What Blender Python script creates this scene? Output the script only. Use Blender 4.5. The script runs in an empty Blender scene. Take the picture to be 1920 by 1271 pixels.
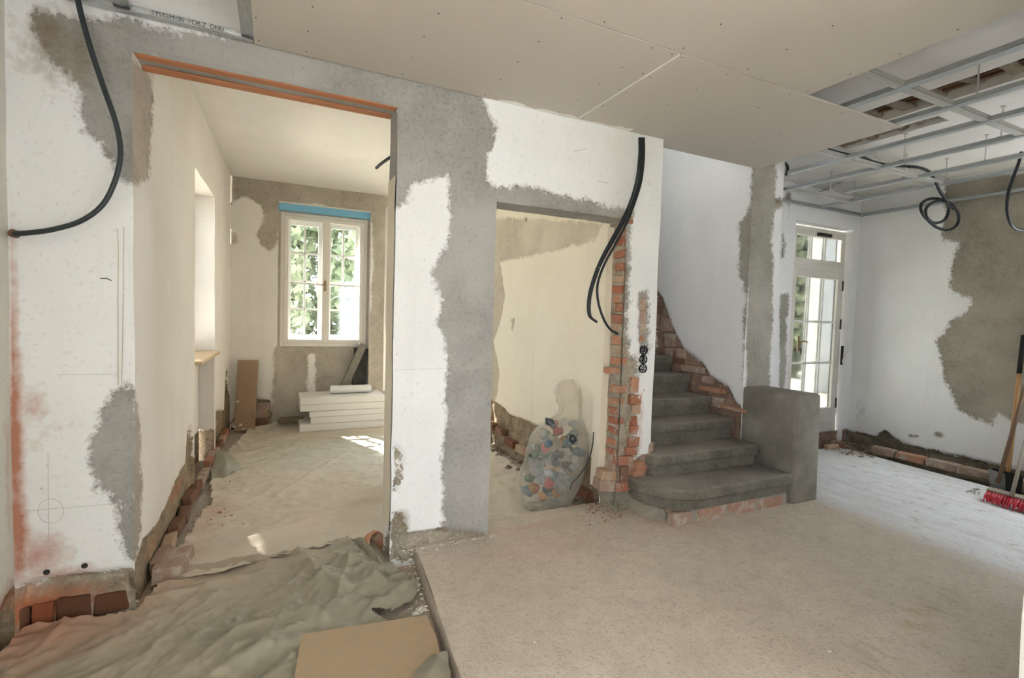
import bpy, bmesh, math, random
import numpy as np
random.seed(7)
rng = np.random.default_rng(11)
sc = bpy.context.scene
COL = sc.collection

# ------------------------------------------------------------------ camera, world, sun, exposure
IMW, IMH, FPX = 1920.0, 1271.0, 933.1
YAW, PITCH, ROLL, CAMH = math.radians(25.48), math.radians(2.61), math.radians(1.70), 1.4
CF = np.array([math.sin(YAW)*math.cos(PITCH), math.cos(YAW)*math.cos(PITCH), -math.sin(PITCH)])
_r = np.array([math.cos(YAW), -math.sin(YAW), 0.0]); _u = np.cross(_r, CF)
CR = _r*math.cos(ROLL)+_u*math.sin(ROLL); CU = -_r*math.sin(ROLL)+_u*math.cos(ROLL)
CP = np.array([0.0, 0.0, CAMH])
cam_d = bpy.data.cameras.new('camera'); cam = bpy.data.objects.new('camera', cam_d); COL.objects.link(cam)
cam_d.sensor_fit = 'HORIZONTAL'; cam_d.sensor_width = 36.0; cam_d.lens = 36.0*FPX/IMW
cam_d.clip_start = 0.02; cam_d.clip_end = 300
from mathutils import Matrix, Vector
cam.matrix_world = Matrix(((CR[0], CU[0], -CF[0], CP[0]), (CR[1], CU[1], -CF[1], CP[1]), (CR[2], CU[2], -CF[2], CP[2]), (0, 0, 0, 1)))
sc.camera = cam
vs = sc.view_settings
vs.view_transform = 'Standard'; vs.look = 'None'; vs.exposure = 0.40; vs.gamma = 1.0; vs.use_curve_mapping = False
sc.cycles.use_denoising = True
sc.cycles.max_bounces = 6; sc.cycles.diffuse_bounces = 4; sc.cycles.glossy_bounces = 2; sc.cycles.transparent_max_bounces = 12
sc.cycles.use_adaptive_sampling = True; sc.cycles.adaptive_threshold = .25; sc.cycles.adaptive_min_samples = 16
sc.cycles.caustics_reflective = False; sc.cycles.caustics_refractive = False
sc.cycles.sample_clamp_indirect = 6.0
world = bpy.data.worlds.new('sky'); sc.world = world; world.use_nodes = True
bg = world.node_tree.nodes['Background']
bg.inputs[0].default_value = (0.90, 0.95, 1.0, 1); bg.inputs[1].default_value = 6.5
sun_d = bpy.data.lights.new('sun', 'SUN'); sun_d.energy = 45; sun_d.angle = 0.009; sun_d.color = (1.0, 0.95, 0.88)
sun = bpy.data.objects.new('sun', sun_d); COL.objects.link(sun)
SUNV = Vector((0.37, -0.93, -0.95)).normalized()
sun.rotation_euler = SUNV.to_track_quat('-Z', 'Y').to_euler(); sun.location = (-6, 20, 18)

def portal(name, loc, direction, sx, sy):
    d = bpy.data.lights.new(name, 'AREA'); d.shape = 'RECTANGLE'; d.size = sx; d.size_y = sy
    d.cycles.is_portal = True
    o = bpy.data.objects.new(name, d); COL.objects.link(o); o.location = loc
    o.rotation_euler = Vector(direction).to_track_quat('-Z', 'Z').to_euler()
portal('portal_back_window', (0.6, 7.42, 1.75), (0, -1, 0), 1.2, 1.9)
portal('portal_added_back', (1.77, 7.42, 1.58), (0, -1, 0), .85, 2.6)  # portal of the added window hidden behind the pillar
portal('portal_side_window', (-0.95, 5.05, 1.75), (1, 0, 0), 1.2, 1.7)
portal('portal_door', (5.72, 3.95, 1.3), (0, -1, 0), 1.2, 2.6)
portal('portal_added_right', (6.55, 1.30, 1.55), (-1, 0, 0), 1.2, 1.8)  # right-wall window out of view, added for brightness
portal('portal_added_left', (-1.12, -1.15, 1.4), (1, 0, 0), 2.2, 2.2)  # unseen left-wall window, added to light the stair wall
portal('portal_rear', (2.7, -3.1, 1.45), (0, 1, 0), 1.7, 2.0)

# ------------------------------------------------------------------ projection helpers (pixel of the 1920x1271 frame -> point on a real plane)
def ray(x, y): return CF + CR*((x-IMW/2)/FPX) - CU*((y-IMH/2)/FPX)
def hit(x, y, ax, v):
    d = ray(x, y); i = 'xyz'.index(ax); return CP + d*((v-CP[i])/d[i])
def hitp(x, y, P0, n):
    d = ray(x, y); return CP + d*(np.dot(np.asarray(P0)-CP, n)/np.dot(d, n))

# ------------------------------------------------------------------ noise
def _hash(ix, iy, iz, s):
    h = (ix.astype(np.int64)*374761393 + iy.astype(np.int64)*668265263 + iz.astype(np.int64)*2147483647 + s*974634777) & 0xffffffff
    h = ((h ^ (h >> 13))*1274126177) & 0xffffffff
    return ((h ^ (h >> 16)) & 0xffff)/65535.0
def vnoise(p, scale, seed=0):
    p = np.asarray(p, float)*scale; i = np.floor(p).astype(np.int64); f = p-i; f = f*f*(3-2*f)
    x, y, z = i[:, 0], i[:, 1], i[:, 2]; r = 0
    for dx in (0, 1):
        for dy in (0, 1):
            for dz in (0, 1):
                w = (f[:, 0] if dx else 1-f[:, 0])*(f[:, 1] if dy else 1-f[:, 1])*(f[:, 2] if dz else 1-f[:, 2])
                r = r + w*_hash(x+dx, y+dy, z+dz, seed)
    return r
def fbm(p, scale, seed=0, oct=3):
    r = 0; a = 0.5; t = 0
    for k in range(oct):
        r = r + a*vnoise(p, scale*2**k, seed+k*17); t += a; a *= .5
    return r/t
def sdf(poly, pts):
    """signed distance, positive inside"""
    poly = np.asarray(poly, float); a = poly; b = np.roll(poly, -1, 0)
    d = np.full(len(pts), 1e9); ins = np.zeros(len(pts), bool)
    for p, q in zip(a, b):
        e = q-p; w = pts-p; t = np.clip((w@e)/max(e@e, 1e-12), 0, 1)
        d = np.minimum(d, np.hypot(*(w-t[:, None]*e).T))
        c = ((p[1] > pts[:, 1]) != (q[1] > pts[:, 1]))
        with np.errstate(divide='ignore', invalid='ignore'):
            xx = p[0]+(pts[:, 1]-p[1])*e[0]/(e[1] if abs(e[1]) > 1e-12 else 1e-12)
        ins ^= c & (pts[:, 0] < xx)
    return np.where(ins, d, -d)

# ------------------------------------------------------------------ materials
MATS = {}
class G:
    def __init__(s, name):
        s.m = bpy.data.materials.new(name); s.m.use_nodes = True; s.t = s.m.node_tree
        s.b = s.t.nodes['Principled BSDF']; s.out = s.t.nodes['Material Output']; MATS[name] = s.m
        s.tc = s.t.nodes.new('ShaderNodeTexCoord')
    def n(s, typ, ins=None, **kw):
        nd = s.t.nodes.new('ShaderNode'+typ)
        for k, v in kw.items(): setattr(nd, k, v)
        for k, v in (ins or {}).items(): s.set(nd.inputs[k], v)
        return nd
    def set(s, sock, v):
        if isinstance(v, bpy.types.NodeSocket): s.t.links.new(v, sock)
        elif isinstance(v, (tuple, list)) and len(v) == 3 and sock.type == 'RGBA': sock.default_value = (*v, 1)
        else: sock.default_value = v
    def noise(s, scale, detail=5, rough=.6, vec=None, dist=0):
        return s.n('TexNoise', {'Vector': vec or s.tc.outputs['Object'], 'Scale': scale, 'Detail': detail, 'Roughness': rough, 'Distortion': dist}).outputs['Fac']
    def math(s, op, a, b=0.0, c=None, clamp=False):
        nd = s.n('Math', operation=op, use_clamp=clamp); s.set(nd.inputs[0], a); s.set(nd.inputs[1], b)
        if c is not None: s.set(nd.inputs[2], c)
        return nd.outputs[0]
    def step(s, v, a, b, lo=0., hi=1.):
        nd = s.n('MapRange', {'Value': v, 'From Min': a, 'From Max': b, 'To Min': lo, 'To Max': hi}, clamp=True); return nd.outputs[0]
    def mix(s, f, a, b, mode='MIX'):
        nd = s.n('Mix', data_type='RGBA', blend_type=mode); s.set(nd.inputs[0], f); s.set(nd.inputs[6], a); s.set(nd.inputs[7], b); return nd.outputs[2]
    def bump(s, h, strength=.3, dist=.01):
        nd = s.n('Bump', {'Height': h, 'Strength': strength, 'Distance': dist}); s.set(s.b.inputs['Normal'], nd.outputs[0]); return nd
    def scaled(s, v):
        nd = s.n('VectorMath', {0: s.tc.outputs['Object'], 1: v}, operation='MULTIPLY'); return nd.outputs[0]

def simple(name, col, rough=.7, var=.25, scale=15, bump=.15, metal=0., col2=None, stretch=None, bdist=.004, spec=.3):
    g = G(name); vec = g.scaled(stretch) if stretch else None
    n1 = g.noise(scale, 4, .65, vec); c2 = col2 or tuple(c*(1-var) for c in col)
    c = g.mix(g.step(n1, .3, .7), col, c2); g.set(g.b.inputs['Base Color'], c)
    g.set(g.b.inputs['Roughness'], rough); g.set(g.b.inputs['Metallic'], metal); g.set(g.b.inputs['Specular IOR Level'], spec)
    if bump > .051: g.bump(g.noise(scale*5, 2, .6, vec), bump, bdist)
    return g.m

def plaster(name, white, dirty, grey, grey2, raw=(.25, .2, .14), red=(.42, .15, .075), brown=(.2, .15, .09), spk=.5, nz=1.0):
    """paint layer over render: attribute m holds  R distance to bare render, G brick dust, B dirt, A distance to raw mortar"""
    g = G(name)
    at = g.n('Attribute', attribute_name='m'); sp = g.n('SeparateColor', {'Color': at.outputs['Color']})
    nA = g.noise(7, 5, .70); nB = g.noise(48, 3, .65); nL = g.noise(1.6, 2, .6)
    jit = g.math('ADD', g.math('MULTIPLY', g.math('SUBTRACT', nA, .5), .30*nz), g.math('MULTIPLY', g.math('SUBTRACT', nB, .5), .20*nz))
    r = g.math('ADD', sp.outputs[0], jit); fac = g.step(r, .49, .51)
    # paint
    wc = g.mix(g.step(nL, .35, .75), white, dirty); wc = g.mix(g.step(nB, .58, .76, 0, .5), wc, tuple(.72*c for c in dirty))
    streak = g.noise(9, 3, .6, g.scaled((1, 1, .06))); wc = g.mix(g.step(streak, .56, .78, 0, .22), wc, tuple(.8*c for c in dirty))
    # render
    gc = g.mix(g.step(nA, .3, .7), grey, grey2); gc = g.mix(g.step(nB, .5, .72, 0, .65), gc, tuple(.62*c for c in grey2)); gc = g.mix(g.step(nL, .42, .66, 0, .55), gc, tuple(min(1, 1.3*c) for c in grey))
    col = g.mix(fac, wc, gc)
    rim = g.step(g.math('ABSOLUTE', g.math('SUBTRACT', r, .485)), .012, .035, .55, 0); col = g.mix(rim, col, tuple(.62*a+.38*b for a, b in zip(grey2, dirty)))
    # raw mortar
    ra = g.math('ADD', at.outputs['Alpha'], jit); rf = g.step(ra, .49, .51)
    rc = g.mix(g.step(nA, .35, .65), raw, tuple(.5*c for c in raw)); rc = g.mix(g.step(nB, .5, .7, 0, .5), rc, tuple(min(1, 1.5*c) for c in raw)); col = g.mix(rf, col, rc)
    # dust and dirt
    nD = g.noise(16, 4, .7)
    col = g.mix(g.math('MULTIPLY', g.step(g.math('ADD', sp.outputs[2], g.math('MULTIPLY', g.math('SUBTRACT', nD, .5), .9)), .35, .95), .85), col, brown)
    col = g.mix(g.math('MULTIPLY', g.step(g.math('ADD', sp.outputs[1], g.math('MULTIPLY', g.math('SUBTRACT', nD, .5), .8)), .3, .95), .9), col, red)
    spots = g.n('TexVoronoi', {'Vector': g.tc.outputs['Object'], 'Scale': 13., 'Randomness': 1.}).outputs['Distance']
    col = g.mix(g.math('MULTIPLY', g.step(spots, .035, .075, spk, 0), g.step(nL, .45, .55)), col, (.12, .09, .06))
    g.set(g.b.inputs['Base Color'], col); g.set(g.b.inputs['Roughness'], .85); g.set(g.b.inputs['Specular IOR Level'], .15)
    h = g.math('ADD', g.math('MULTIPLY', g.math('SUBTRACT', 1.0, fac), .55), g.math('MULTIPLY', nB, g.step(fac, 0, 1, .12, .35)))
    h = g.math('ADD', h, g.math('MULTIPLY', rf, g.math('MULTIPLY', nA, .9)))
    g.bump(h, .55, .012)
    return g.m

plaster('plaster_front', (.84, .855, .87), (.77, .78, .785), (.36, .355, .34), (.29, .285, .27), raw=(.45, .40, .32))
plaster('plaster_left', (.70, .69, .62), (.62, .60, .53), (.36, .33, .27), (.28, .25, .19), raw=(.3, .24, .16))
plaster('plaster_cream', (.84, .78, .66), (.79, .72, .60), (.56, .50, .41), (.47, .41, .33), raw=(.36, .28, .19), spk=.3)
plaster('plaster_side', (.83, .785, .74), (.77, .72, .67), (.45, .395, .335), (.37, .32, .265), raw=(.36, .28, .19), spk=.3)
plaster('plaster_back', (.86, .83, .79), (.80, .765, .72), (.50, .455, .39), (.39, .35, .29), raw=(.33, .26, .17))
plaster('plaster_stair', (.83, .83, .84), (.77, .77, .78), (.37, .355, .32), (.29, .275, .24), raw=(.36, .245, .185), spk=.2)
plaster('plaster_right', (.77, .77, .765), (.70, .69, .67), (.33, .30, .25), (.245, .22, .175), raw=(.21, .18, .13), spk=.4)
plaster('plaster_rear', (.75, .74, .7), (.7, .69, .65), (.4, .38, .33), (.3, .28, .25), spk=.1)
simple('ceiling_paint', (.82, .785, .745), .9, .06, 4, .05)
simple('plasterboard', (.56, .515, .465), .9, .035, 60, .05, bdist=.001)
simple('gypsum_white', (.85, .84, .8), .8, .05, 20, .05)
simple('screw_black', (.02, .02, .02), .5, .1, 20, 0)
simple('galvanised', (.62, .65, .66), .38, .22, 30, .05, metal=.85, stretch=(3, .4, 3))
simple('galvanised_dull', (.58, .58, .54), .5, .2, 18, .05, metal=.6)
def brickmat(name, col, col2, smear, mk=.45):
    g = G(name); n1 = g.noise(22, 5, .65); inf = g.n('ObjectInfo').outputs['Random']
    c = g.mix(g.step(n1, .35, .65), col, col2); c = g.mix(g.math('MULTIPLY', inf, mk), c, tuple(.6*a+.4*b for a, b in zip(col2, (.42, .36, .29))))
    sm = g.noise(13, 5, .7, g.n('VectorMath', {0: g.n('NewGeometry').outputs['Position'], 1: (1, 1, 1)}, operation='MULTIPLY').outputs[0])
    c = g.mix(g.step(sm, smear, smear+.12), c, (.46, .41, .345)); g.set(g.b.inputs['Base Color'], c); g.set(g.b.inputs['Roughness'], .92); g.set(g.b.inputs['Specular IOR Level'], .2)
    g.bump(g.math('ADD', n1, sm), .6, .006)
brickmat('brick_red', (.46, .17, .095), (.33, .13, .08), .55)
brickmat('brick_orange', (.54, .27, .165), (.44, .22, .14), .53)
brickmat('brick_pale', (.52, .38, .26), (.43, .28, .19), .53)
brickmat('brick_dark', (.24, .10, .055), (.16, .085, .055), .60)
brickmat('brick_deep', (.17, .075, .045), (.10, .05, .03), .75, 0.)
brickmat('brick_rust', (.36, .11, .05), (.24, .085, .045), .75, 0.)
brickmat('brick_dusty', (.42, .31, .25), (.36, .235, .185), .50)
brickmat('brick_faded', (.44, .25, .18), (.37, .22, .165), .46)
simple('terracotta', (.52, .23, .12), .85, .3, 30, .3, col2=(.42, .17, .085), stretch=(.3, 3, 3))
simple('mortar', (.40, .37, .31), .95, .3, 25, .6, bdist=.01)
def stone():
    g = G('stone_step'); n1 = g.noise(6, 6, .7); n2 = g.noise(60, 4, .65); n3 = g.noise(2.2, 4, .6)
    c = g.mix(g.step(n1, .35, .65), (.215, .20, .165), (.125, .118, .092)); c = g.mix(g.step(n2, .45, .7, 0, .6), c, (.075, .07, .055)); c = g.mix(g.step(n2, .25, .40, .45, 0), c, (.36, .34, .30))
    nz = g.n('SeparateXYZ', {0: g.n('NewGeometry').outputs['Normal']}).outputs[2]
    c = g.mix(g.math('MULTIPLY', g.step(nz, .6, .95), g.step(n3, .35, .65, .25, .75)), c, (.34, .30, .26))          # dust settled on the treads
    g.set(g.b.inputs['Base Color'], c); g.set(g.b.inputs['Roughness'], .9); g.bump(g.math('ADD', n1, n2), .6, .008)
stone()
simple('cement_smooth', (.29, .27, .235), .85, .35, 4, .2, col2=(.165, .15, .12))
simple('cable_black', (.018, .022, .026), .45, .2, 40, .05)
simple('conduit_grey', (.045, .055, .06), .5, .2, 40, .05)
simple('plastic_black', (.012, .012, .013), .35, .2, 40, .05)
simple('window_paint', (.80, .76, .70), .5, .06, 12, .04)
simple('window_paint_white', (.88, .87, .84), .5, .05, 12, .04)
simple('door_paint', (.72, .69, .64), .55, .08, 10, .05)
simple('brass', (.30, .21, .09), .35, .2, 20, .05, metal=.8)
simple('iron_dark', (.07, .06, .05), .5, .4, 30, .1, metal=.6)
simple('xps_blue', (.24, .55, .78), .8, .1, 40, .1)
simple('foam_white', (.86, .84, .81), .8, .06, 60, .15)
simple('paper_roll', (.86, .86, .85), .7, .04, 30, .05)
simple('wood_board', (.40, .27, .18), .8, .25, 14, .12, stretch=(4, 4, .5))
simple('wood_grey', (.22, .205, .17), .85, .3, 12, .2, stretch=(2, 2, 2))
simple('wood_dark', (.055, .055, .05), .8, .4, 12, .2)
simple('wood_handle', (.52, .30, .13), .55, .25, 12, .08, stretch=(6, 6, .6))
simple('wood_handle_brown', (.20, .12, .075), .6, .25, 12, .08, stretch=(6, 6, .6))
simple('wood_handle_grey', (.36, .31, .25), .65, .25, 12, .08, stretch=(6, 6, .6))
simple('wood_sill', (.62, .46, .28), .6, .2, 12, .08)
simple('lath_wood', (.16, .085, .04), .9, .5, 20, .5, col2=(.08, .045, .025), stretch=(4, .6, 4))
simple('fibreboard', (.45, .33, .205), .9, .14, 30, .12, col2=(.40, .31, .215))
simple('bristle_red', (.55, .012, .03), .5, .35, 30, .1)
simple('steel_sheet', (.34, .34, .33), .5, .3, 9, .1, metal=.5)
simple('pencil', (.5, .49, .47), .8, .1, 30, 0)
simple('ink', (.03, .03, .03), .7, .1, 30, 0)
simple('drip', (.60, .57, .48), .8, .15, 30, 0)
simple('wire_yellow', (.55, .5, .2), .6, .1, 30, 0)
simple('rubble', (.33, .27, .2), .95, .5, 18, .6, col2=(.19, .14, .095), bdist=.02)
simple('chip_white', (.72, .69, .62), .9, .2, 30, .2)
simple('chip_red', (.33, .13, .085), .9, .3, 30, .2)
simple('outside_ground', (.62, .60, .54), .95, .3, 1.5, .2, col2=(.48, .47, .38))
simple('outside_white', (.85, .84, .80), .9, .1, 3, .1)
simple('bark', (.12, .085, .055), .95, .4, 12, .4)
simple('leaf_green', (.24, .27, .18), .6, .5, 3, 0, col2=(.14, .17, .10))
simple('leaf_pale', (.32, .37, .24), .6, .5, 3, 0, col2=(.19, .23, .14))
simple('tool_black', (.015, .015, .015), .6, .2, 20, .1)

def floor_mat():
    g = G('floor_concrete')
    at = g.n('Attribute', attribute_name='m'); sp = g.n('SeparateColor', {'Color': at.outputs['Color']})
    nL = g.noise(1.1, 5, .6); nM = g.noise(9, 7, .65); nF = g.noise(70, 5, .6); nS = g.noise(7, 6, .65, g.scaled((1.6, .35, 1)), .6)
    col = g.mix(g.step(nL, .35, .7), (.61, .535, .45), (.53, .46, .38)); col = g.mix(g.step(nM, .42, .72, 0, .38), col, (.36, .30, .24)); col = g.mix(g.step(g.noise(28, 5, .7), .52, .70, 0, .4), col, (.27, .22, .165))
    pale = g.mix(g.step(nS, .4, .7), (.73, .74, .77), (.58, .575, .57)); pale = g.mix(g.step(nM, .55, .72, 0, .7), pale, (.36, .33, .29))
    pf = g.step(g.math('ADD', sp.outputs[0], g.math('ADD', g.math('MULTIPLY', g.math('SUBTRACT', nS, .5), 1.1), g.math('MULTIPLY', g.math('SUBTRACT', nM, .5), .8))), .2, .85); col = g.mix(pf, col, pale)
    col = g.mix(g.step(nF, .56, .70, 0, .5), col, (.19, .15, .105)); col = g.mix(g.step(g.noise(120, 3, .6), .70, .76, 0, .7), col, (.62, .58, .52))
    nD = g.noise(14, 6, .7)
    col = g.mix(g.math('MULTIPLY', g.step(g.math('ADD', sp.outputs[1], g.math('MULTIPLY', g.math('SUBTRACT', nD, .5), .5)), .12, .9), .85), col, (.50, .285, .22))
    col = g.mix(g.math('MULTIPLY', g.step(g.math('ADD', sp.outputs[2], g.math('MULTIPLY', g.math('SUBTRACT', nS, .5), 1.6)), .5, 1.1), .65), col, (.14, .11, .07))
    col = g.mix(g.math('MULTIPLY', g.step(g.math('ADD', at.outputs['Alpha'], g.math('MULTIPLY', g.math('SUBTRACT', nM, .5), 2.)), .5, .9), .6), col, (.42, .30, .09))
    g.set(g.b.inputs['Base Color'], col); g.set(g.b.inputs['Roughness'], g.step(pf, 0, 1, .85, .55)); g.set(g.b.inputs['Specular IOR Level'], .35)
    g.bump(g.math('ADD', nF, g.math('MULTIPLY', nM, 1.2)), .6, .008)
floor_mat()

def sheet_mat(name, clean, dusty):
    g = G(name)
    at = g.n('Attribute', attribute_name='m'); sp = g.n('SeparateColor', {'Color': at.outputs['Color']})
    nL = g.noise(2.2, 6, .65); nM = g.noise(11, 6, .65); nF = g.noise(90, 4, .6)
    d = g.step(g.math('ADD', sp.outputs[0], g.math('MULTIPLY', g.math('SUBTRACT', nL, .5), .9)), .15, .85)
    d = g.step(g.math('ADD', d, g.math('MULTIPLY', g.math('SUBTRACT', nM, .5), .5)), 0, 1)
    col = g.mix(d, clean, dusty); col = g.mix(g.step(nF, .62, .75, 0, .25), col, tuple(.7*c for c in clean))
    col = g.mix(g.math('MULTIPLY', g.step(g.math('ADD', sp.outputs[1], g.math('MULTIPLY', g.math('SUBTRACT', nM, .5), .7)), .25, .95), .85), col, (.40, .20, .13))
    g.set(g.b.inputs['Base Color'], col); g.set(g.b.inputs['Roughness'], g.step(d, 0, 1, .38, .75)); g.set(g.b.inputs['Specular IOR Level'], .4)
    g.bump(g.math('ADD', g.math('MULTIPLY', nM, .5), g.math('MULTIPLY', nF, .2)), .25, .006)
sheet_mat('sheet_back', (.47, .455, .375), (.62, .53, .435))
sheet_mat('sheet_front', (.285, .265, .20), (.46, .385, .305))

def thin(name, tint, alpha, rough=.05, white=0.0):
    g = G(name); t = g.t
    tr = g.n('BsdfTransparent'); tr.inputs[0].default_value = (*tint, 1)
    gl = g.n('BsdfGlossy'); gl.inputs['Roughness'].default_value = rough
    df = g.n('BsdfDiffuse'); df.inputs[0].default_value = (.8, .78, .72, 1)
    m1 = g.n('MixShader'); m1.inputs[0].default_value = white; t.links.new(gl.outputs[0], m1.inputs[1]); t.links.new(df.outputs[0], m1.inputs[2])
    fr = g.n('LayerWeight'); fr.inputs[0].default_value = .25
    f = g.math('MULTIPLY_ADD', fr.outputs['Facing'], .45, alpha, True) if white else g.math('MULTIPLY_ADD', fr.outputs['Fresnel'], .9, alpha, True)
    m2 = g.n('MixShader'); t.links.new(f, m2.inputs[0]); t.links.new(tr.outputs[0], m2.inputs[1]); t.links.new(m1.outputs[0], m2.inputs[2])
    t.links.new(m2.outputs[0], g.out.inputs[0]); t.nodes.remove(g.b)
    return g
thin('glass', (.97, .985, .98), .02)
thin('bag_film', (.93, .91, .87), .17, .3, .88)
thin('foil_film', (.97, .97, .97), .45, .25, .85)
M = MATS
def shiny(name, col, rough=.15): simple(name, tuple(.8*c for c in col), rough, .3, 30, .3, spec=.6)
for k, c in dict(bottle_blue=(.10, .19, .26), bottle_green=(.05, .13, .07), can_red=(.55, .05, .03), can_orange=(.55, .25, .05), can_silver=(.42, .44, .47), carton_white=(.7, .68, .62), bottle_clear=(.34, .40, .43), bottle_dark=(.045, .06, .08)).items(): shiny(k, c)

# ------------------------------------------------------------------ object helpers
def tag(o, label=None, cat=None, group=None, kind=None):
    if label: o['label'] = label
    if cat: o['category'] = cat
    if group: o['group'] = group
    if kind: o['kind'] = kind
    return o
def link(name, me, mat=None, parent=None, smooth=False):
    o = bpy.data.objects.new(name, me); COL.objects.link(o)
    if mat is not None and not me.materials: me.materials.append(M[mat] if isinstance(mat, str) else mat)
    if parent is not None: o.parent = parent
    if smooth: me.shade_smooth()
    return o
def empty(name, loc=(0, 0, 0), rz=0):
    o = bpy.data.objects.new(name, None); COL.objects.link(o); o.location = loc; o.rotation_euler = (0, 0, rz); o.empty_display_size = .1
    return o
def mesh_np(name, V, F):
    me = bpy.data.meshes.new(name); me.from_pydata([tuple(v) for v in np.asarray(V).tolist()], [], [tuple(f) for f in (F.tolist() if isinstance(F, np.ndarray) else F)]); me.update(); return me
def set_mask(me, arr):
    a = me.color_attributes.new('m', 'FLOAT_COLOR', 'POINT'); a.data.foreach_set('color', np.ascontiguousarray(arr, dtype=np.float32).ravel())
class MB:
    """collects boxes, tubes and prisms into one mesh"""
    def __init__(s): s.v = []; s.f = []
    def add(s, V, F):
        o = len(s.v); s.v += [tuple(map(float, v)) for v in V]; s.f += [tuple(int(i)+o for i in f) for f in F]; return s
    def box(s, a, b):
        (x0, y0, z0), (x1, y1, z1) = a, b
        return s.add([(x0, y0, z0), (x1, y0, z0), (x1, y1, z0), (x0, y1, z0), (x0, y0, z1), (x1, y0, z1), (x1, y1, z1), (x0, y1, z1)],
                     [(0, 3, 2, 1), (4, 5, 6, 7), (0, 1, 5, 4), (1, 2, 6, 5), (2, 3, 7, 6), (3, 0, 4, 7)])
    def obox(s, c, ax, ay, az):
        c, ax, ay, az = map(np.asarray, (c, ax, ay, az)); V = [c+i*ax+j*ay+k*az for k in (-.5, .5) for j in (-.5, .5) for i in (-.5, .5)]
        return s.add(V, [(0, 2, 3, 1), (4, 5, 7, 6), (0, 1, 5, 4), (1, 3, 7, 5), (3, 2, 6, 7), (2, 0, 4, 6)])
    def prism(s, poly, z0, z1, ax='z'):
        n = len(poly)
        def P(p, z): return {'z': (p[0], p[1], z), 'y': (p[0], z, p[1]), 'x': (z, p[0], p[1])}[ax]
        return s.add([P(p, z0) for p in poly]+[P(p, z1) for p in poly], [tuple(range(n))[::-1], tuple(range(n, 2*n))]+[(i, (i+1) % n, n+(i+1) % n, n+i) for i in range(n)])
    def tube(s, pts, r, seg=10, cap=True):
        P = np.asarray(pts, float); n = len(P); R = np.full(n, r) if np.isscalar(r) else np.asarray(r)
        T = np.gradient(P, axis=0); T /= np.linalg.norm(T, axis=1)[:, None]+1e-12
        u = np.cross(T[0], (0, 0, 1)); u = u if np.linalg.norm(u) > .1 else np.cross(T[0], (1, 0, 0)); u /= np.linalg.norm(u); V = []
        for i in range(n):
            u = u-T[i]*(u@T[i]); u /= np.linalg.norm(u); w = np.cross(T[i], u)
            for k in range(seg):
                a = 2*math.pi*k/seg; V.append(P[i]+R[i]*(math.cos(a)*u+math.sin(a)*w))
        F = [(i*seg+k, i*seg+(k+1) % seg, (i+1)*seg+(k+1) % seg, (i+1)*seg+k) for i in range(n-1) for k in range(seg)]
        if cap: F += [tuple(range(seg))[::-1], tuple(range((n-1)*seg, n*seg))]
        return s.add(V, F)
    def lathe(s, prof, c=(0, 0, 0), seg=20, axis='z'):
        V = []
        for r, h in prof:
            for k in range(seg):
                a = 2*math.pi*k/seg; p = (r*math.cos(a), r*math.sin(a), h)
                if axis == 'y': p = (p[0], p[2], p[1])
                V.append((p[0]+c[0], p[1]+c[1], p[2]+c[2]))
        n = len(prof); F = [(i*seg+k, i*seg+(k+1) % seg, (i+1)*seg+(k+1) % seg, (i+1)*seg+k) for i in range(n-1) for k in range(seg)]
        F += [tuple(range(seg))[::-1], tuple(range((n-1)*seg, n*seg))]
        return s.add(V, F)
    def mesh(s, name, bevel=0., seg=2):
        me = mesh_np(name, s.v, s.f)
        bm = bmesh.new(); bm.from_mesh(me); bmesh.ops.recalc_face_normals(bm, faces=bm.faces)
        if bevel: bmesh.ops.bevel(bm, geom=[e for e in bm.edges if e.calc_face_angle(0) > .5], offset=bevel, segments=seg, affect='EDGES', profile=.5)
        bm.to_mesh(me); bm.free(); return me
    def build(s, name, mat, parent=None, bevel=0., seg=2, smooth=False):
        return link(name, s.mesh(name, bevel, seg), mat, parent, smooth)
def spline(pts, n=12):
    P = np.asarray(pts, float); P = np.vstack([2*P[0]-P[1], P, 2*P[-1]-P[-2]]); out = []
    for i in range(1, len(P)-2):
        for k in range(n):
            t = k/n; a, b, c, d = P[i-1:i+3]
            out.append(.5*((2*b)+(-a+c)*t+(2*a-5*b+4*c-d)*t*t+(-a+3*b-3*c+d)*t**3))
    out.append(P[-2]); return np.array(out)
def wobble(me, amp, scale, seed=0):
    V = np.array([v.co[:] for v in me.vertices]); D = np.stack([vnoise(V+k*9.1, scale, seed+k)-.5 for k in range(3)], 1)*2*amp
    me.vertices.foreach_set('co', (V+D).astype(np.float32).ravel()); me.update(); return me

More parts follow.
